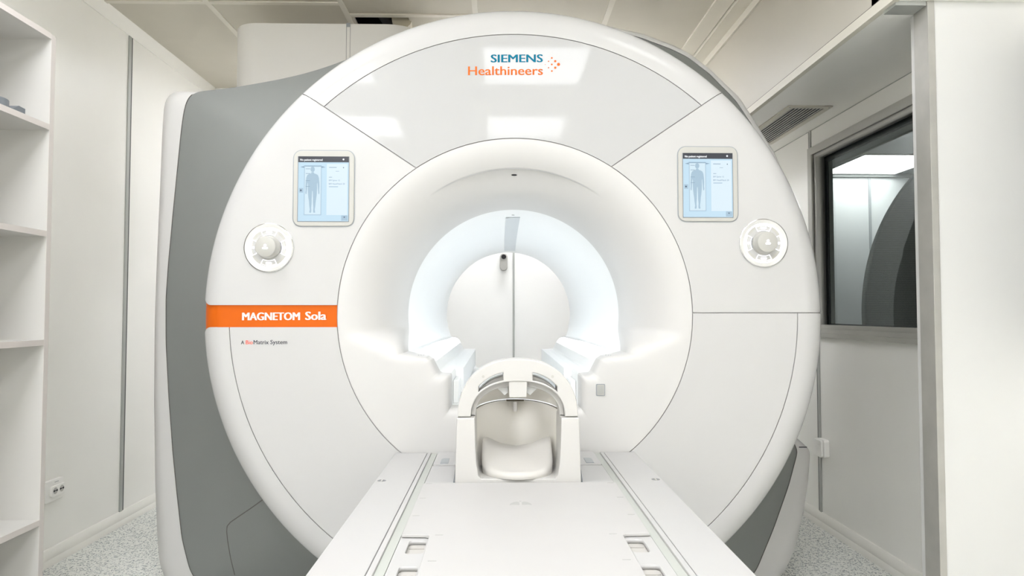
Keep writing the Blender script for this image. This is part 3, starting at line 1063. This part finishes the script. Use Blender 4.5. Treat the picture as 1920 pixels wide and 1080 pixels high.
def touch_display(cpx, cpy, dpx, dpy):
    cx, cz = U(cpx, cpy, FY)
    W_, H_ = 113 * PXM, 142 * PXM
    d = plate('touch_display', [rrect(cx, cz, W_, H_, 0.026)], FY - 0.004, FY + 0.004, M['bezel'], scan, bevel=0.002)
    d['label'] = 'touch display in a rounded cream bezel'
    plate('display_joint', [rrect(cx, cz, W_ + 0.006, H_ + 0.006, 0.029), rrect(cx, cz, W_ - 0.002, H_ - 0.002, 0.025)], FY - 0.001, FY + 0.001, M['latch'], d)
    sx_, sz_ = U(dpx, dpy, FY)
    w_, h_ = 94 * PXM, 122 * PXM
    X = lambda u: sx_ + (u - 0.5) * w_
    Z = lambda v: sz_ + (0.5 - v) * h_
    y = FY - 0.0045
    box('display_edge', sx_ - w_ / 2 - 0.002, sx_ + w_ / 2 + 0.002, y - 0.0001, y + 0.002, sz_ - h_ / 2 - 0.002, sz_ + h_ / 2 + 0.0005, M['clamp'], d)
    flat = lambda name, loops_, m, lay: plate(name, loops_, y - 0.0003 * lay - 0.0002, y, m, d, smooth=None)
    R_ = lambda u0, u1, v0, v1: rect(X(u0), X(u1), Z(v1), Z(v0))
    flat('screen', [R_(0, 1, 0, 1)], M['scr_bg'], 1)
    flat('header_bar', [R_(0, 1, 0, 0.09)], M['scr_head'], 2)
    flat('screen_panel', [R_(0.565, 0.975, 0.115, 0.905)], M['scr_panel'], 2)
    flat('screen_bed', [R_(0.125, 0.455, 0.155, 0.90)], M['scr_bed'], 2)
    flat('bed_outline', [R_(0.118, 0.462, 0.148, 0.907), R_(0.13, 0.45, 0.16, 0.897)], M['scr_fig'], 3)
    flat('screen_arrow', [[(X(0.04), Z(0.165)), (X(0.115), Z(0.178)), (X(0.115), Z(0.15))]], M['scr_line'], 3)
    flat('screen_arrow', [[(X(0.54), Z(0.165)), (X(0.455), Z(0.178)), (X(0.455), Z(0.15))]], M['scr_line'], 3)
    flat('bed_outline', [R_(0.115, 0.46, 0.142, 0.150)], M['scr_line'], 4)
    # body chart: head, trunk with arms, legs
    c = 0.285
    half = [(0.0, 0.245), (0.025, 0.245), (0.028, 0.262), (0.075, 0.275), (0.105, 0.29), (0.125, 0.33), (0.135, 0.40), (0.138, 0.46), (0.135, 0.52), (0.140, 0.56), (0.132, 0.585), (0.118, 0.58), (0.112, 0.53), (0.105, 0.46), (0.098, 0.40),
            (0.090, 0.43), (0.092, 0.50), (0.088, 0.57), (0.078, 0.64), (0.066, 0.70), (0.060, 0.76), (0.048, 0.82), (0.058, 0.865), (0.030, 0.872), (0.018, 0.85), (0.022, 0.79), (0.014, 0.72), (0.012, 0.64), (0.006, 0.54), (0.0, 0.53)]
    outl = [(X(c + u), Z(v)) for u, v in half] + [(X(c - u), Z(v)) for u, v in reversed(half[1:-1])]
    flat('body_chart', [outl], M['scr_fig'], 4)
    flat('body_chart', [circ(X(c), Z(0.200), 0.042 * w_, 24, 0.042 * h_)], M['scr_fig'], 4)
    for v in (0.19, 0.262, 0.372, 0.462):
        flat('chart_mark', [R_(0.15, 0.235, v, v + 0.007)], M['scr_line'], 5)
    text('screen_text', 'No patient registered', M['scr_white'], d, X(0.035), X(0.48), Z(0.068), y - 0.0011, height=0.030 * h_, bold=0.0003)
    flat('screen_icon', [circ(X(0.895), Z(0.045), 0.018 * w_, 16)], M['scr_white'], 3)
    text('screen_text', 'BM Spine 12', M['scr_line'], d, X(0.61), X(0.825), Z(0.38), y - 0.0011, height=0.022 * h_)
    text('screen_text', 'BM Head/Neck 20', M['scr_line'], d, X(0.61), X(0.925), Z(0.435), y - 0.0011, height=0.024 * h_)
    for (u0, u1, v0, v1, mm) in ((0.61, 0.76, 0.165, 0.174, 'scr_line'), (0.74, 0.81, 0.226, 0.231, 'scr_line'), (0.61, 0.67, 0.317, 0.324, 'scr_line'), (0.61, 0.79, 0.462, 0.474, 'scr_fig')):
        flat('screen_line', [R_(u0, u1, v0, v1)], M[mm], 3)
    flat('screen_icon', [rect(X(0.895) - 0.0012, X(0.895) + 0.0016, Z(0.18), Z(0.165))], M['scr_ink'], 3)
    flat('screen_button', [R_(0.02, 0.10, 0.49, 0.56)], M['scr_fig'], 2)
    flat('screen_icon', [circ(X(0.055), Z(0.525), 0.018 * w_, 12)], M['scr_ink'], 3)
    flat('screen_button', [R_(0.86, 0.985, 0.91, 0.99)], M['scr_fig'], 2)
    flat('screen_icon', [[(X(0.90), Z(0.93)), (X(0.94), Z(0.93)), (X(0.92), Z(0.95))]], M['scr_ink'], 3)


touch_display(607.5, 353.5, 607, 354.5)
touch_display(1327, 345.5, 1326.5, 347.5)


# ---- control dials
def sector(cx, cz, r0, r1, a0, a1, n=10):
    return [(cx + r1 * cos(a0 + (a1 - a0) * k / n), cz + r1 * sin(a0 + (a1 - a0) * k / n)) for k in range(n + 1)] + \
           [(cx + r0 * cos(a1 + (a0 - a1) * k / n), cz + r0 * sin(a1 + (a0 - a1) * k / n)) for k in range(n + 1)]


def control_dial(cpx, cpy):
    cx, cz = U(cpx, cpy, FY)
    d = lathe_y('control_dial', [(0.081, FY + 0.004), (0.081, FY - 0.003), (0.0795, FY - 0.005), (0.069, FY - 0.002), (0.0685, FY + 0.002)], cx, cz, M['wprint'], scan, 64)
    lathe_y('dial_edge', [(0.0830, FY + 0.003), (0.0830, FY - 0.0035), (0.0808, FY - 0.0045), (0.0808, FY + 0.003)], cx, cz, M['chrome'], d, 64)
    lathe_y('light_ring', [(0.0685, FY - 0.0012), (0.0635, FY - 0.0012), (0.0635, FY + 0.002)], cx, cz, M['glow'], d, 64)
    lathe_y('dial_face', [(0.0634, FY - 0.001), (0.04, FY + 0.0015), (0.0, FY + 0.002)], cx, cz, M['beige'], d, 64)
    for k in range(4):
        a_ = pi / 2 * k
        hw = radians(27)
        plate('button', [sector(cx, cz, 0.043, 0.0605, a_ - hw, a_ + hw), sector(cx, cz, 0.0448, 0.0588, a_ - hw + 0.04, a_ + hw - 0.04)], FY - 0.0028, FY - 0.0008, M['glow'], d, smooth=None)
        bx, bz = cx + 0.052 * cos(a_), cz + 0.052 * sin(a_)
        w_, h_ = (0.010, 0.003) if k % 2 else (0.004, 0.004)
        plate('button_icon', [rrect(bx, bz, 2 * w_, 2 * h_, 0.0025, 3)], FY - 0.0028, FY - 0.0008, M['glow'], d, smooth=None)
    lathe_y('knob', [(0.0385, FY + 0.002), (0.0385, FY - 0.008), (0.0365, FY - 0.010), (0.0355, FY - 0.034), (0.0335, FY - 0.038), (0.030, FY - 0.0395), (0.0, FY - 0.0395)], cx, cz, M['bezel'], d, 48)
    plate('knob_icon', [circ(cx, cz + 0.004, 0.0045, 16)], FY - 0.0402, FY - 0.0394, M['glow'], d)
    plate('knob_icon', [rrect(cx, cz - 0.005, 0.018, 0.006, 0.0025, 3)], FY - 0.0402, FY - 0.0394, M['glow'], d)
    for (a0, a1) in ((pi - 0.45, pi + 0.45),) if cpx > 960 else ((-0.45, 0.45),):
        plate('dial_mark', [sector(cx, cz, 0.0405, 0.042, a0, a1)], FY - 0.0008, FY + 0.001, M['ink'], d, smooth=None)


control_dial(504.5, 464.5)
control_dial(1431.5, 456)

# small intercom grille on the funnel skirt
hit, nrm, _, _ = bvh_f.ray_cast(CAM_LOC, ray(1126, 731))
gx, gy, gz = hit
gr_ = plate('intercom_grille', [rrect(gx, gz, 0.030, 0.040, 0.003, 3)], gy - 0.0025, gy + 0.01, M['latch'], scan)
plate('grille_plate', [rrect(gx, gz, 0.024, 0.034, 0.002, 3)], gy - 0.0035, gy, M['bezel'], gr_)
bm = bmesh.new()
for i in range(5):
    for j in range(7):
        x, z = gx + (i - 2) * 0.004, gz + (j - 3) * 0.004
        add_box(bm, x - 0.001, x + 0.001, gy - 0.0042, gy - 0.003, z - 0.001, z + 0.001)
bm_obj('grille_hole', bm, M['latch'], gr_)

# ================================================================== PATIENT TABLE
TZ = 0.656
Y0, Y1 = 0.22, FY - 0.006
tab = thing('patient_table', 'long white patient table running from the foreground up to the scanner', 'table', (0, 1.2, 0))
for s in (-1, 1):
    x0, x1 = sorted((s * 0.294, s * 0.400))
    dk = box('side_deck', x0, x1, Y0, Y1, TZ - 0.10, TZ, M['table'], tab, bev=0.004)
    x0, x1 = sorted((s * 0.281, s * 0.2925))
    box('rail_lip', x0, x1, Y0, Y1, TZ - 0.05, TZ + 0.001, M['table'], tab, bev=0.002)
    x0, x1 = sorted((s * 0.262, s * 0.2805))
    box('rail_groove', x0, x1, Y0, Y1, TZ - 0.06, TZ - 0.004, M['groove'], tab)
    # flush fixing on the deck
    cy_ = 1.915
    cx_ = s * 0.381
    bm = bmesh.new()
    b_ = plate('deck_screw', [circ(cx_, cy_, 0.012, 24)], TZ - 0.001, TZ + 0.0006, M['chrome'], tab, axis='z')
    plate('screw_slot', [rect(cx_ - 0.002, cx_ + 0.002, cy_ - 0.011, cy_ + 0.011)], TZ, TZ + 0.001, M['bezel'], b_, axis='z', smooth=None)
    plate('screw_slot', [circ(cx_ + 0.006, cy_, 0.0035, 12)], TZ, TZ + 0.001, M['clamp'], b_, axis='z', smooth=None)
    plate('screw_slot', [circ(cx_ - 0.006, cy_, 0.0035, 12)], TZ, TZ + 0.001, M['clamp'], b_, axis='z', smooth=None)
# tabletop with hand slots
slots = []
for (ya, yb) in ((1.340, 1.418), (1.196, 1.275), (1.052, 1.131), (0.908, 0.987)):
    for s in (-1, 1):
        slots.append(rrect(s * 0.2215, (ya + yb) / 2, 0.036, yb - ya, 0.009, 4))
plate('tabletop', [rect(-0.2595, 0.2595, Y0, 2.10)] + slots, TZ - 0.010, TZ - 0.001, M['table'], tab, axis='z', smooth=None)
for s in (-1, 1):
    for (ya, yb) in ((1.340, 1.418), (1.196, 1.275), (1.052, 1.131), (0.908, 0.987)):
        bm = bmesh.new()
        cy_ = (ya + yb) / 2
        pr = rrect(s * 0.2215, cy_, 0.042, yb - ya + 0.006, 0.009, 4)
        add_prism(bm, pr, TZ - 0.024, TZ - 0.0105, 'z')
        add_box(bm, s * 0.2215 - 0.015, s * 0.2215 + 0.015, cy_ + 0.012, cy_ + 0.014, TZ - 0.0105, TZ - 0.008)
        bm_obj('hand_slot', bm, M['recess'], tab, None)
box('table_body', -0.255, 0.255, Y0 + 0.02, Y1 - 0.02, TZ - 0.16, TZ - 0.026, M['table'], tab)
box('pedestal', -0.22, 0.22, 0.5, 2.1, 0.0, TZ - 0.16, M['table'], tab, bev=0.02)
# raised end block with its two grey latches
box('end_block', -0.258, 0.258, 2.102, 2.288, TZ - 0.02, TZ + 0.004, M['table'], tab, bev=0.003)
for s in (-1, 1):
    plate('latch', [[(s * 0.212, 2.108), (s * 0.236, 2.108), (s * 0.236, 2.17), (s * 0.230, 2.18), (s * 0.212, 2.18)]], TZ + 0.003, TZ + 0.0055, M['latch'], tab, axis='z', smooth=None)

# thin mattress pad lying on the tabletop
pad_pts = []
def corner(cx, cy, r, a0, a1, n=5):
    return [(cx + r * cos(radians(a0 + (a1 - a0) * k / n)), cy + r * sin(radians(a0 + (a1 - a0) * k / n))) for k in range(n + 1)]
right = [(0.200, Y0 + 0.03)] + [(0.200, 1.405)] + corner(0.212, 1.418, 0.012, 180, 90)[0:] + [(0.2575, 1.432)] + corner(0.2475, 1.85, 0.012, 0, 90)
left = [(-x, y) for x, y in reversed(right)]
pad = plate('mattress_pad', [right + left], TZ + 0.0, TZ + 0.007, M['pad'], None, axis='z', bevel=0.002)
tag(pad, 'thin white mattress pad lying on the patient table in front of the head coil', 'mattress')
for s in (-1, 1):
    for (px, py) in ((800, 907), (788, 934), (775, 967), (818, 1003), (804, 1052)):
        x, y = onz(px, py, TZ + 0.007)
        x = s * (abs(x) - 0.006)
        bm = bmesh.new()
        add_box(bm, x - 0.008, x + 0.008, y - 0.0014, y + 0.0016, TZ + 0.006, TZ + 0.0073)
        bm_obj('scale_mark', bm, M['mark'], pad)
ex, ey = onz(976, 944, TZ + 0.007)
for s in (-1, 1):
    plate('emblem', [[(ex + s * 0.003, ey - 0.012), (ex + s * 0.003, ey + 0.010), (ex + s * 0.008, ey + 0.016), (ex + s * 0.016, ey + 0.012), (ex + s * 0.024, ey + 0.0), (ex + s * 0.027, ey - 0.014), (ex + s * 0.018, ey - 0.009)]], TZ + 0.006, TZ + 0.0073, M['mark'], pad, axis='z', smooth=None)
plate('emblem', [circ(ex, ey + 0.020, 0.003, 12)], TZ + 0.006, TZ + 0.0073, M['mark'], pad, axis='z', smooth=None)

# ================================================================== HEAD COIL
HZ = TZ + 0.0
HZ += 0.0005
coil = thing('head_coil', 'white arched head coil standing on the patient table before the bore', 'head coil', (0, 2.0, HZ))
AY = 1.885
oxl, zpost = U(858, 783, AY)
oxr = U(1084, 783, AY)[0]
hw = (oxr - oxl) / 2
hcx = (oxl + oxr) / 2
ztop = U(970, 674, AY)[1]
inr = [(-0.118, zpost), (-0.116, zpost - 0.08), (-0.113, HZ + 0.05), (-0.108, HZ + 0.022), (-0.100, HZ + 0.013), (0, HZ + 0.012)]
inr = inr + [(-x, z) for x, z in reversed(inr[:-1])]
outl = [(hw + 0.002, zpost), (hw + 0.007, HZ + 0.0), (-hw - 0.007, HZ + 0.0), (-hw - 0.002, zpost)]
pp = [(hcx + x, z) for x, z in (outl + inr)]
base = prism('coil_base', pp, AY - 0.01, 2.098, M['coil'], coil, smooth=30, bev=0.004)
# arch
n = 40
H_ = ztop - zpost


def arcp(a_, b_, n_=40, p=2.25):
    out = []
    for k in range(n_ + 1):
        t_ = pi * k / n_
        c, s = cos(t_), sin(t_)
        out.append((hcx + a_ * math.copysign(abs(c) ** (2 / p), c), zpost + 0.0015 + b_ * abs(s) ** (2 / p)))
    return out


# front band of the arch with two window slots
o_ = arcp(hw, H_)
i_ = arcp(hw - 0.036, H_ - 0.062)
def slot_loop(sgn):
    o2, i2 = arcp(hw - 0.030, H_ - 0.034, 60), arcp(hw - 0.046 + 0.016, H_ - 0.034 - 0.022, 60)
    ks = range(13, 26)
    A = [o2[k] for k in ks]
    B = [i2[k] for k in reversed(ks)]
    lp = A + B
    if sgn < 0:
        lp = [(2 * hcx - x, z) for x, z in lp]
    return lp
plate('coil_arch', [o_ + list(reversed(i_)), slot_loop(1), slot_loop(-1)], AY, AY + 0.07, M['coil'], coil, bevel=0.0035)
# inner hoop behind the slots
o2, i2 = arcp(hw - 0.036, H_ - 0.045), arcp(hw - 0.048, H_ - 0.078)
plate('coil_hoop', [o2 + list(reversed(i2))], AY + 0.03, AY + 0.11, M['coil'], coil, bevel=0.003)
prism('arch_bridge', [(hcx - 0.024, zpost + H_ - 0.105), (hcx + 0.024, zpost + H_ - 0.105), (hcx + 0.027, zpost + H_ - 0.034), (hcx - 0.027, zpost + H_ - 0.034)], AY + 0.004, AY + 0.10, M['coil'], coil, bev=0.003)
for s in (-1, 1):
    prism('bright_gap_tab', [(hcx + s * 0.026, zpost + H_ - 0.072), (hcx + s * 0.026, zpost + H_ - 0.098), (hcx + s * 0.036, zpost + H_ - 0.106), (hcx + s * 0.058, zpost + H_ - 0.085), (hcx + s * 0.05, zpost + H_ - 0.074)], AY + 0.06, AY + 0.10, M['bore'], coil, bev=0.002)  # light-coloured tabs drawn for the bright see-through gaps beside the bridge
    x, z = U(906 if s < 0 else 1036, 706, AY)
    plate('arch_pin', [circ(x, z, 0.004, 14)], AY - 0.001, AY + 0.001, M['recess'], coil)
# rear dome and lower bowl
DY = AY + 0.08
dom = []
a_, b_, c_ = hw - 0.040, H_ - 0.070, 0.27
for k in range(17):
    be = pi / 2 * k / 16 * 0.995
    dom.append([(hcx + a_ * cos(al) * cos(be), DY + c_ * sin(be), zpost + 0.008 + b_ * sin(al) * cos(be)) for al in [pi * j / 32 for j in range(33)]])
for s in (-1, 1):
    prism('base_gap_shade', [(hcx + s * (hw + 0.0072), HZ + 0.0005), (hcx + s * (hw + 0.0115), HZ + 0.0005), (hcx + s * (hw + 0.0068), HZ + 0.036)], AY - 0.006, 2.10, M['clamp'], coil, smooth=None)  # dark wedge drawn as the shade in the gap beside the base
bm = bmesh.new()
G_ = [[bm.verts.new(p) for p in rw] for rw in dom]
for j in range(16):
    for k in range(32):
        am, be_ = (k + 0.5) * 180 / 32, (j + 0.5) * 90 / 16
        if be_ < 33 and 5 < be_ and (38 < am < 82 or 98 < am < 142):
            continue                      # open windows in the crown of the coil
        bm.faces.new([G_[j][k], G_[j][k + 1], G_[j + 1][k + 1], G_[j + 1][k]])
bm_obj('dome', bm, M['coil_in'], coil, 60)
bowl = []
for zf in (0.0, 0.15, 0.3, 0.45, 0.6, 0.75, 0.9, 1.0):
    z = zpost + 0.004 - zf * (zpost + 0.004 - HZ - 0.012)
    k_ = 1.0 - 0.12 * zf ** 2
    bowl.append([(hcx + (hw - 0.040) * k_ * cos(al), DY - 0.04 + (c_ + 0.03) * k_ * sin(al), z) for al in [pi * j / 48 for j in range(49)]])
bo = loft('bowl', bowl, M['coil_in'], coil, closed=False, smooth=60)
rimp = [(hcx + (hw - 0.0405) * cos(al), DY - 0.04 + (c_ + 0.028) * sin(al), zpost + 0.006) for al in [pi * j / 48 for j in range(2, 47)]]
M['joint'] = mat('coil_joint', (0.13, 0.115, 0.085), 0.6, 0.2)
tube('coil_joint', rimp, 0.0014, M['joint'], coil, 6)
py_ = DY - 0.04 + c_ + 0.01
box('peg', hcx - 0.0065, hcx + 0.0065, py_ - 0.02, py_ + 0.02, zpost - 0.028, zpost + 0.004, M['wprint'], coil, bev=0.004)
box('peg_plate', hcx - 0.028, hcx + 0.028, py_ - 0.004, py_ + 0.02, zpost + 0.004, zpost + 0.007, M['joint'], coil)
# head cushion: saddle-shaped pad with a rounded front lip
cx0 = hcx
NA, NR = 72, 14
yc0 = AY + 0.082


def cz_top(x, y):
    v = (y - (AY - 0.022)) / 0.205
    u = min(abs(x) / 0.100, 1.0)
    return HZ + 0.031 + 0.036 * sstep(0.1, 0.75, v) + 0.040 * u ** 2 * sstep(0.35, 1.0, v)


def outline(ph):
    c, q = cos(ph), sin(ph)
    if q < 0:      # round front
        return 0.101 * math.copysign(abs(c) ** (2 / 2.05), c), -0.104 * abs(q) ** (2 / 2.05)
    return 0.101 * math.copysign(abs(c) ** (2 / 7.0), c), 0.100 * abs(q) ** (2 / 7.0)


bm = bmesh.new()
ctr = bm.verts.new((cx0, yc0, cz_top(0, yc0)))
ringsv = []
for k in range(1, NR + 1):
    sfrac = (k / NR) ** 0.7
    row = []
    for a_i in range(NA):
        ox, oy = outline(2 * pi * a_i / NA)
        x, y = ox * sfrac, yc0 + oy * sfrac
        drop = 0.007 * sstep(0.90, 1.0, sfrac) ** 1.5
        row.append(bm.verts.new((cx0 + x, y, cz_top(x, y) - drop)))
    ringsv.append(row)
for f_ in (1.004, 0.99):
    row = []
    for a_i in range(NA):
        ox, oy = outline(2 * pi * a_i / NA)
        z_ = cz_top(ox, yc0 + oy) - 0.014 if f_ > 1 else HZ + 0.0125
        row.append(bm.verts.new((cx0 + ox * f_, yc0 + oy * f_, z_)))
    ringsv.append(row)
for a_i in range(NA):
    bm.faces.new([ctr, ringsv[0][a_i], ringsv[0][(a_i + 1) % NA]])
for A, B in zip(ringsv[:-1], ringsv[1:]):
    for a_i in range(NA):
        a2 = (a_i + 1) % NA
        bm.faces.new([A[a_i], B[a_i], B[a2], A[a2]])
bm.faces.new(ringsv[-1])
bm_obj('head_cushion', bm, M['cushion'], coil, 60)

# ================================================================== SHELVING UNIT
BXF, BXB, BYF, BYN = -1.632, XL + 0.004, 2.40, 0.95
sh = thing('shelving_unit', 'open white shelving unit against the left wall beside the scanner', 'shelf', (-1.85, 1.7, 0))
box('side_panel', BXB, BXF, BYF, BYF + 0.023, 0.0, 2.10, M['shelf'], sh)
box('edge_strip', BXF, BXF + 0.0012, BYF, BYF + 0.023, 0.0, 2.10, M['shelf_edge'], sh)
box('side_panel', BXB, BXF, BYN - 0.023, BYN, 0.0, 2.10, M['shelf'], sh)
box('back_panel', BXB, BXB + 0.006, BYN, BYF, 0.02, 2.10, M['shelf'], sh)
def lvl(py):
    return U(96, py, BYF)[1]
for k, pt in enumerate((63, 233, 433, 637, 975)):
    zt = lvl(pt)
    s_ = box('shelf', BXB + 0.006, BXF - 0.001, BYN, BYF, zt - 0.020, zt, M['shelf'], sh)
    box('edge_strip', BXF - 0.001, BXF + 0.0008, BYN, BYF, zt - 0.020, zt, M['shelf_edge'], s_)
box('shelf', BXB + 0.006, BXF - 0.001, BYN, BYF, 0.06, 0.08, M['shelf'], sh)
ZS = lvl(233) + 0.0005

# two grey plastic fixtures on the second shelf
def on_shelf(px):
    """y on the front edge line of the shelf at this pixel column."""
    d = ray(px, 200)
    t_ = (BXF - CAM_LOC.x) / d.x
    return (CAM_LOC + d * t_).y
ya, yb = on_shelf(26), on_shelf(51)
t = thing('plastic_wedge', 'small grey wedge-shaped block on the second shelf, right of the round one', 'wedge', (BXF - 0.07, yb - 0.08, ZS))
bm = bmesh.new()
add_prism(bm, [(ya, ZS), (yb, ZS), (yb, ZS + 0.019), (yb - 0.03, ZS + 0.021), (ya, ZS + 0.003)], BXF - 0.055, BXF - 0.006, 'x')
bm_obj('block', bm, M['clamp'], t, None)
ya, yb = on_shelf(-30), on_shelf(17)
t = thing('plastic_ring', 'small round grey block at the photo edge on the second shelf', 'ring', (BXF - 0.07, (ya + yb) / 2, ZS))
rr = 0.055
plate('block', [circ(BXF - 0.006 - rr, yb - rr * 0.15, rr, 32), circ(BXF - 0.006 - rr, yb - rr * 0.15, rr * 0.55, 24)], ZS, ZS + 0.028, M['clamp'], t, axis='z', bevel=0.003)

# ================================================================== SMALL WALL THINGS
def onx(px, py, x):
    d = ray(px, py)
    t_ = (x - CAM_LOC.x) / d.x
    p = CAM_LOC + d * t_
    return p.y, p.z
# double power socket on the left wall
y0, z1_ = onx(88, 906, XL + 0.01)
y1, zt_ = onx(116, 893, XL + 0.01)
_, zb_ = onx(88, 943, XL + 0.01)
so = thing('power_socket', 'white double power socket low on the left wall beside the shelving unit', 'socket', (XL, (y0 + y1) / 2, zb_))
y0 -= 0.02
plate('back_box', [rrect((y0 + y1) / 2, (zb_ + zt_) / 2, y1 - y0, zt_ - zb_, 0.006, 3)], XL, XL + 0.018, M['socket'], so, axis='x', bevel=0.002)
my, hh_ = (y0 + y1) / 2 + 0.012, zt_ - zb_
fp = plate('face_plate', [rrect(my, zb_ + hh_ * 0.48, (y1 - y0) * 0.78, hh_ * 0.52, 0.010, 4)], XL + 0.018, XL + 0.028, M['socket'], so, axis='x', bevel=0.002)
for s in (-1, 1):
    yy = my + s * (y1 - y0) * 0.18
    plate('socket_well', [circ(yy, zb_ + hh_ * 0.50, hh_ * 0.155, 24)], XL + 0.027, XL + 0.029, M['shelf'], fp, axis='x')
    for q in (-1, 1):
        plate('pin_hole', [circ(yy + q * 0.010, zb_ + hh_ * 0.50, 0.0042, 10)], XL + 0.028, XL + 0.030, M['dark'], fp, axis='x')
    plate('pin_hole', [rect(yy - 0.012, yy + 0.012, zb_ + hh_ * 0.485, zb_ + hh_ * 0.52)], XL + 0.028, XL + 0.0297, M['dark'], fp, axis='x', smooth=None)
bm = bmesh.new()
for k in range(4):
    add_box(bm, XL + 0.018, XL + 0.0186, my - 0.012 + k * 0.007, my - 0.008 + k * 0.007, zb_ + hh_ * 0.86, zb_ + hh_ * 0.895)
bm_obj('label_print', bm, M['latch'], so)

# surface-mounted box on the right wall
y0, z_ = onx(1537, 835, XR)
y1, _ = onx(1559, 835, XR)
yc = (y0 + y1) / 2
sw = thing('switch_box', 'cream wall switch box mounted over the metal seam on the right wall', 'switch', (XR, yc, z_ - 0.05))
plate('housing', [rrect(yc, z_, 0.092, 0.092, 0.014, 5)], XR - 0.030, XR, M['socket'], sw, axis='x', bevel=0.004)
plate('face_plate', [rrect(yc, z_, 0.088, 0.088, 0.014, 5)], XR - 0.044, XR - 0.032, M['socket'], sw, axis='x', bevel=0.004)
plate('button', [rrect(yc, z_, 0.030, 0.030, 0.008, 4)], XR - 0.0462, XR - 0.044, M['socket'], sw, axis='x', bevel=0.001)

# air vent in the bulkhead
VX0, VX1, VY0, VY1 = 1.333, 1.548, 3.215, 3.95
ve = thing('air_vent', 'slatted air vent in the underside of the bulkhead above the window', 'vent', ((VX0 + VX1) / 2, (VY0 + VY1) / 2, SZ))
plate('vent_frame', [rect(VX0, VX1, VY0, VY1), rect(VX0 + 0.028, VX1 - 0.028, VY0 + 0.03, VY1 - 0.03)], SZ - 0.006, SZ, M['tbar'], ve, axis='z', smooth=None)
box('vent_back', VX0 + 0.027, VX1 - 0.027, VY0 + 0.028, VY1 - 0.028, SZ - 0.0012, SZ - 0.0002, M['dark'], ve)
ns = 9
for k in range(ns):
    x = VX0 + 0.028 + (k + 0.5) * (VX1 - VX0 - 0.056) / ns
    box('slat', x - 0.002, x + 0.002, VY0 + 0.03, VY1 - 0.03, SZ - 0.004, SZ - 0.0013, M['trim'], ve)
for x in (VX0 + 0.012, VX1 - 0.012):
    plate('screw', [circ(x, VY0 + 0.014, 0.004, 10)], SZ - 0.0072, SZ - 0.0055, M['seam'], ve, axis='z')

# camera on the rear wall, seen through the bore
cx, cz = U(944.5, 491, YB - 0.04)
wc = thing('wall_camera', 'small cream camera with black lens on the rear wall seen through the bore', 'camera', (cx, YB, cz))
plate('housing', [rrect(cx, cz, 0.052, 0.122, 0.0255, 8)], YB - 0.04, YB, M['bezel'], wc, bevel=0.006)
lz_ = U(944.5, 481.5, YB - 0.04)[1]
lathe_y('camera_lens', [(0.0165, YB - 0.039), (0.0165, YB - 0.045), (0.010, YB - 0.047), (0.0, YB - 0.044)], cx, lz_, M['lens'], wc, 24)

# ducts in the open ceiling panel
dx_, dy_ = -0.60, 3.75
t = thing('duct_pipe', 'beige ribbed duct pipe rising into the open ceiling gap above the scanner', 'duct', (dx_, dy_, ZC))
bm = bmesh.new()
add_tube(bm, [(-0.575, 3.60, ZC + 0.015), (-0.585, 3.72, ZC + 0.02), (-0.62, 3.92, ZC + 0.03), (-0.68, 4.15, ZC + 0.06)], 0.055, 14)
bm_obj('pipe', bm, M['duct'], t, 60)
bm = bmesh.new()
for k in range(2):
    add_tube(bm, [(-0.80 + 0.12 * k, 3.3, ZC + 0.22), (-0.76 + 0.12 * k, 3.8, ZC + 0.20), (-0.70 + 0.12 * k, 4.4, ZC + 0.24)], 0.04, 10)
o = bm_obj('cable_hose', bm, M['hose'], None, 60)
tag(o, 'dark hoses lying in the open ceiling gap above the white housing', 'hose')
